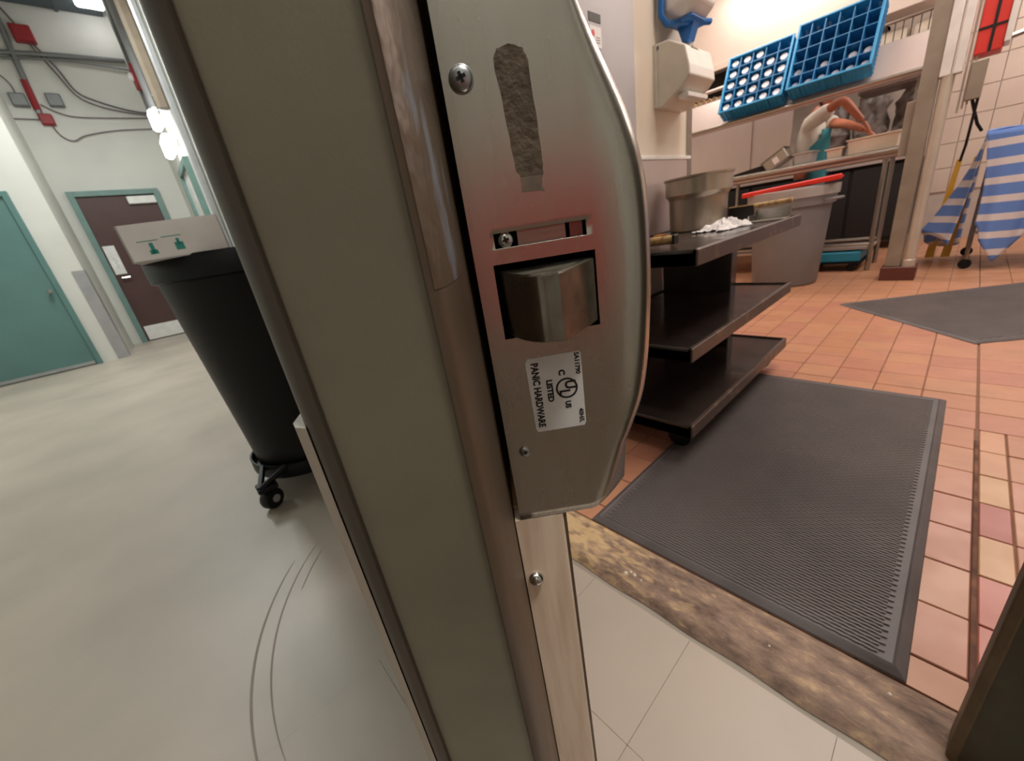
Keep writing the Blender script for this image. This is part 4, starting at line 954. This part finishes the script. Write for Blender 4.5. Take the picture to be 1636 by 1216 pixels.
# cloth covered cart
ccart = thing('covered_cart', 'low wheeled cart frame hidden under the striped cloth', 'cart', (.5, 5.3, 0))
for (x, y) in ((.06, 5.05), (.9, 5.05), (.06, 5.75), (.9, 5.75)):
    m_ = MB(); m_.tube([(x, y, .08), (x, y, .99)], .014, 8); m_.build('post', M_steel, ccart, smooth=True)
    m_ = MB(); m_.lathe([(.02, -.014), (.04, -.012), (.04, .012), (.02, .014)], (0, 0, 0), 14, M=Matrix.Translation((x, y, .041)) @ Matrix.Rotation(math.pi/2, 4, 'X')); m_.build('caster', M_blackpl, ccart, smooth=True)
for z in (.3, .98):
    m_ = MB(); m_.box((.05, 5.04, z - .02), (.91, 5.76, z)); m_.build('shelf', M_steel, ccart)
# cloth: front sheet with point, left tail, top
def cloth():
    me_v = []; me_f = []; uv = []
    def grid(nu, nv, fn):
        k0 = len(me_v)
        for j in range(nv + 1):
            for i in range(nu + 1):
                p, q = fn(i / nu, j / nv); me_v.append(p); uv.append(q)
        for j in range(nv):
            for i in range(nu): k = k0 + j * (nu + 1) + i; me_f.append((k, k+1, k+nu+2, k+nu+1))
    def front(u, v):
        xt = .0 + u * 1.02
        bottom = .30 - .26 * max(0, 1 - abs(u - .16) / .16) + .02 * math.sin(u * 14) + (.06 if u < .04 else 0)
        z = 1.02 - v * (1.02 - bottom); ln = (1.02 - bottom) * v
        x = xt + .03 * math.sin(v * 2.5) * (1 - u) + .04 * v * (u < .3) * (1 - u / .3)
        y = 5.0 - .03 * v + .025 * math.sin(u * 22 + v * 2) * v + .012 * math.sin(u * 51) * v
        return (x, y, z), (u, ln / .132 + .15 + .25 * u * 0)
    grid(60, 24, front)
    def side(u, v):   # left side hanging, flaring outwards at the bottom
        y = 5.0 + u * .8; bottom = .20 + .10 * math.sin(u * 5) 
        z = 1.02 - v * (1.02 - bottom); fl = .26 * (v ** 1.6) * math.sin(math.pi * min(1, u * .9 + .08)) 
        x = .0 - fl + .02 * math.sin(u * 15) * v
        return (x, y, z), (u, (1.02 - bottom) * v / .132 + .15)
    grid(26, 24, side)
    def top(u, v):
        return ((u * 1.02, 5.0 + v * .8, 1.02 + .008 * math.sin(u * 17 + v * 9) + .012 * math.sin(v * 13)), (u, v * 5.5 + .15))
    grid(20, 14, top)
    me = bpy.data.meshes.new('striped_cloth'); me.from_pydata(me_v, [], me_f); me.materials.append(M_stripe)
    ul = me.uv_layers.new(name='UVMap')
    for p in me.polygons:
        p.use_smooth = True
        for li in p.loop_indices: ul.data[li].uv = uv[me.loops[li].vertex_index]
    o = bpy.data.objects.new('striped_cloth', me); COL.objects.link(o)
    s_ = o.modifiers.new('s', 'SOLIDIFY'); s_.thickness = .003
    return o
tag(cloth(), 'blue cloth with white stripes draped over a cart at the right', 'cloth')

# ------------------------------------------------------------------ the worker behind the dish table
def skin(name, pts, edges, m, parent, sub=2, root=0):
    me = bpy.data.meshes.new(name); off = Vector((0, 0, 0)); p = parent
    while p: off += p.location; p = p.parent
    me.from_pydata([Vector(q[:3]) - off for q in pts], edges, []); me.materials.append(m)
    o = bpy.data.objects.new(name, me); COL.objects.link(o); o.parent = parent
    sk = o.modifiers.new('skin', 'SKIN'); sk.use_smooth_shade = True
    for i, q in enumerate(pts):
        r_ = q[3]; me.skin_vertices[0].data[i].radius = (r_, r_ if len(q) < 5 else q[4])
    me.skin_vertices[0].data[root].use_root = True
    ss = o.modifiers.new('sub', 'SUBSURF'); ss.levels = sub; ss.render_levels = sub
    return o
W0 = Vector((-1.28, 5.80, 0))
wk_ = thing('person', 'worker in white shirt and teal apron bending over the dish table', 'person', W0)
pelv = (-1.30, 5.82, .98); chest = (-1.30, 5.76, 1.30); neck = (-1.25, 5.73, 1.50)
shR = (-1.27, 5.60, 1.44); elR = (-.98, 5.42, 1.555); wrR = (-.80, 5.36, 1.32)
shL = (-1.20, 5.90, 1.44); elL = (-.98, 5.68, 1.36); wrL = (-.80, 5.45, 1.26)
B_ = [pelv + (.13, .15), (-1.30, 5.79, 1.15, .125, .145), chest + (.13, .155), neck + (.06,), (-1.20, 5.71, 1.60, .055),
      (-1.27, 5.66, 1.45, .065), shR + (.055,), elR + (.042,), wrR + (.028,),
      (-1.22, 5.84, 1.45, .065), shL + (.055,), elL + (.042,), wrL + (.028,),
      (-1.31, 5.73, .88, .09), (-1.29, 5.70, .50, .065), (-1.31, 5.72, .09, .042), (-1.20, 5.69, .045, .038),
      (-1.29, 5.91, .88, .09), (-1.27, 5.92, .50, .065), (-1.30, 5.94, .09, .042), (-1.19, 5.96, .045, .038)]
E_ = [(0, 1), (1, 2), (2, 3), (3, 4), (2, 5), (5, 6), (6, 7), (7, 8), (2, 9), (9, 10), (10, 11), (11, 12), (0, 13), (13, 14), (14, 15), (15, 16), (0, 17), (17, 18), (18, 19), (19, 20)]
skin('body', B_, E_, M_skin, wk_)
# head
m_ = MB(); Hc = Vector((-1.165, 5.70, 1.70)); prof = []
nlat, nlon = 12, 18; vs = []; fs = []
for j in range(nlat + 1):
    ph = math.pi * j / nlat
    for i in range(nlon):
        th_ = 2 * math.pi * i / nlon; x, y, z = math.sin(ph) * math.cos(th_), math.sin(ph) * math.sin(th_), math.cos(ph)
        k = 1 - .12 * max(0, -z); fx = .095 * k + (.012 if (x > .9 and abs(z) < .25) else 0)
        vs.append(Hc + Vector((x * fx, y * .076 * k, z * .118)))
for j in range(nlat):
    for i in range(nlon): fs.append((j*nlon+i, j*nlon+(i+1) % nlon, (j+1)*nlon+(i+1) % nlon, (j+1)*nlon+i))
m_.add(vs, fs); m_.build('head', M_skin, wk_, smooth=True)
m_ = MB(); m_.v = []; hv = [Hc + (v - Hc) * 1.07 for v in vs]; hf = [f for f in fs if all(((hv[i] - Hc).z > .02 or (hv[i] - Hc).x < -.02) for i in f)]
m_.add(hv, hf); m_.build('hair', M_hair, wk_, smooth=True, fix=False)
m_ = MB(); m_.prism([(Hc.x + .085, Hc.z + .01), (Hc.x + .118, Hc.z - .025), (Hc.x + .085, Hc.z - .03)], Hc.y - .012, Hc.y + .012, axis='y'); m_.build('nose', M_skin, wk_, bevel=.004)
for s_ in (-1, 1):
    m_ = MB(); m_.lathe([(.001, -.008), (.009, 0), (.001, .008)], (Hc.x + .082, Hc.y + s_ * .03, Hc.z + .01), 10); m_.build('eye', M_shoe, wk_, smooth=True)
    m_ = MB(); m_.lathe([(.004, -.03), (.018, -.01), (.02, .015), (.006, .03)], (Hc.x - .005, Hc.y + s_ * .078, Hc.z - .01), 8); m_.build('ear', M_skin, wk_, smooth=True)
m_ = MB(); m_.box((Hc.x + .078, Hc.y - .022, Hc.z - .062), (Hc.x + .09, Hc.y + .022, Hc.z - .052), .003); m_.build('mouth', M_base, wk_)
skin('shirt', [(-1.30, 5.82, .98, .145, .165), (-1.30, 5.79, 1.15, .145, .165), chest + (.15, .175), (-1.25, 5.735, 1.47, .085), (-1.27, 5.66, 1.45, .085), (-1.265, 5.60, 1.44, .082), (-1.14, 5.52, 1.485, .078), (-1.07, 5.475, 1.515, .074),
     (-1.22, 5.84, 1.45, .085), (-1.20, 5.90, 1.44, .08), (-1.09, 5.80, 1.40, .072)], [(0, 1), (1, 2), (2, 3), (2, 4), (4, 5), (5, 6), (6, 7), (2, 8), (8, 9), (9, 10)], M_shirt, wk_)
skin('trousers', [(-1.30, 5.82, .98, .15, .17), (-1.31, 5.73, .86, .105), (-1.29, 5.70, .50, .08), (-1.31, 5.72, .12, .065), (-1.29, 5.91, .86, .105), (-1.27, 5.92, .50, .08), (-1.30, 5.94, .12, .065)], [(0, 1), (1, 2), (2, 3), (0, 4), (4, 5), (5, 6)], M_jean, wk_)
for (y, nm) in ((5.70, 'shoe'), (5.95, 'shoe')):
    m_ = MB(); m_.box((-1.38, y - .05, 0), (-1.10, y + .05, .085), .03); m_.build(nm, M_shoe, wk_, bevel=.01)
# apron over the front (towards +X)
m_ = MB(); vs = []; fs = []
for j in range(11):
    for i in range(9):
        a = -1.25 + 2.5 * i / 8; z = 1.36 - .75 * j / 10; wd = .6 if j < 2 else 1
        vs.append((-1.30 + .185 * math.cos(a * wd) , 5.79 + .205 * math.sin(a * wd), z))
for j in range(10):
    for i in range(8): k = j * 9 + i; fs.append((k, k+1, k+10, k+9))
m_.add(vs, fs); o = m_.build('apron', M_apron, wk_, smooth=True); s_ = o.modifiers.new('s', 'SOLIDIFY'); s_.thickness = .004
# hands: palm and five fingers
def hand(wr, direction, side):
    w0 = Vector(wr); d = Vector(direction).normalized(); n_ = Vector((0, -1, 0)).cross(d).normalized() * side; lat = d.cross(n_).normalized()
    pts = [tuple(w0) + (.027, .02), tuple(w0 + d * .04) + (.034, .016), tuple(w0 + d * .08) + (.036, .014)]; ed = [(0, 1), (1, 2)]
    for k, (o_, L_) in enumerate(((-.028, .068), (-.010, .078), (.010, .074), (.028, .058))):
        b_ = w0 + d * .085 + lat * o_; i0 = len(pts)
        q1 = b_ + d * L_ * .5 - n_ * .008; q2 = b_ + d * L_ * .9 - n_ * .03
        pts += [tuple(b_) + (.0095,), tuple(q1) + (.009,), tuple(q2) + (.0075,)]; ed += [(2, i0), (i0, i0 + 1), (i0 + 1, i0 + 2)]
    b_ = w0 + d * .03 - lat * .03; i0 = len(pts); pts += [tuple(b_) + (.012,), tuple(b_ + d * .03 - lat * .025) + (.010,), tuple(b_ + d * .06 - lat * .03) + (.008,)]; ed += [(1, i0), (i0, i0 + 1), (i0 + 1, i0 + 2)]
    return skin('hand', pts, ed, M_skin, wk_, 1)
hand(wrR, (.55, .1, -.75), 1); hand(wrL, (.7, -.1, -.5), 1)

# ------------------------------------------------------------------ unseen red box added behind the camera to redden the latch case reflection
rc = thing('added_red_reflector', 'unseen red box on legs added behind the camera to redden the latch case reflection', 'cabinet', (2.2, -1.4, 0))
c0 = -HD * 2.2
def R_(a, b, c): return c0 - HD * a + RT * b + Vector((0, 0, c))
m_ = MB(); m_.loft([[R_(a_, b_, .32) for a_, b_ in ((0, -.14), (0, 1.0), (.4, 1.0), (.4, -.14))], [R_(a_, b_, 1.19) for a_, b_ in ((0, -.14), (0, 1.0), (.4, 1.0), (.4, -.14))]]); m_.build('cabinet_body', mat('reflector_red', (196, 62, 54), .5), rc, bevel=.004)
for a_, b_ in ((.03, -.1), (.03, .96), (.37, .96), (.37, -.1)):
    m_ = MB(); m_.tube([R_(a_, b_, 0), R_(a_, b_, .32)], .018, 8); m_.build('leg', M_pan, rc)

dm = thing('floor_mat', 'unseen dark mat added behind the camera to darken the latch case reflection', 'mat', (.9, -.7, 0))  # added out of view so the lower latch case reflects something darker
m_ = MB(); m_.loft([[R_(-1.95 + a_, b_, z_) for a_, b_ in ((0, -.9), (0, 1.1), (1.85, 1.1), (1.85, -.9))] for z_ in (.0005, .009)]); m_.build('mat_base', mat('reflector_brown', (112, 100, 86), .7), dm, bevel=.003)
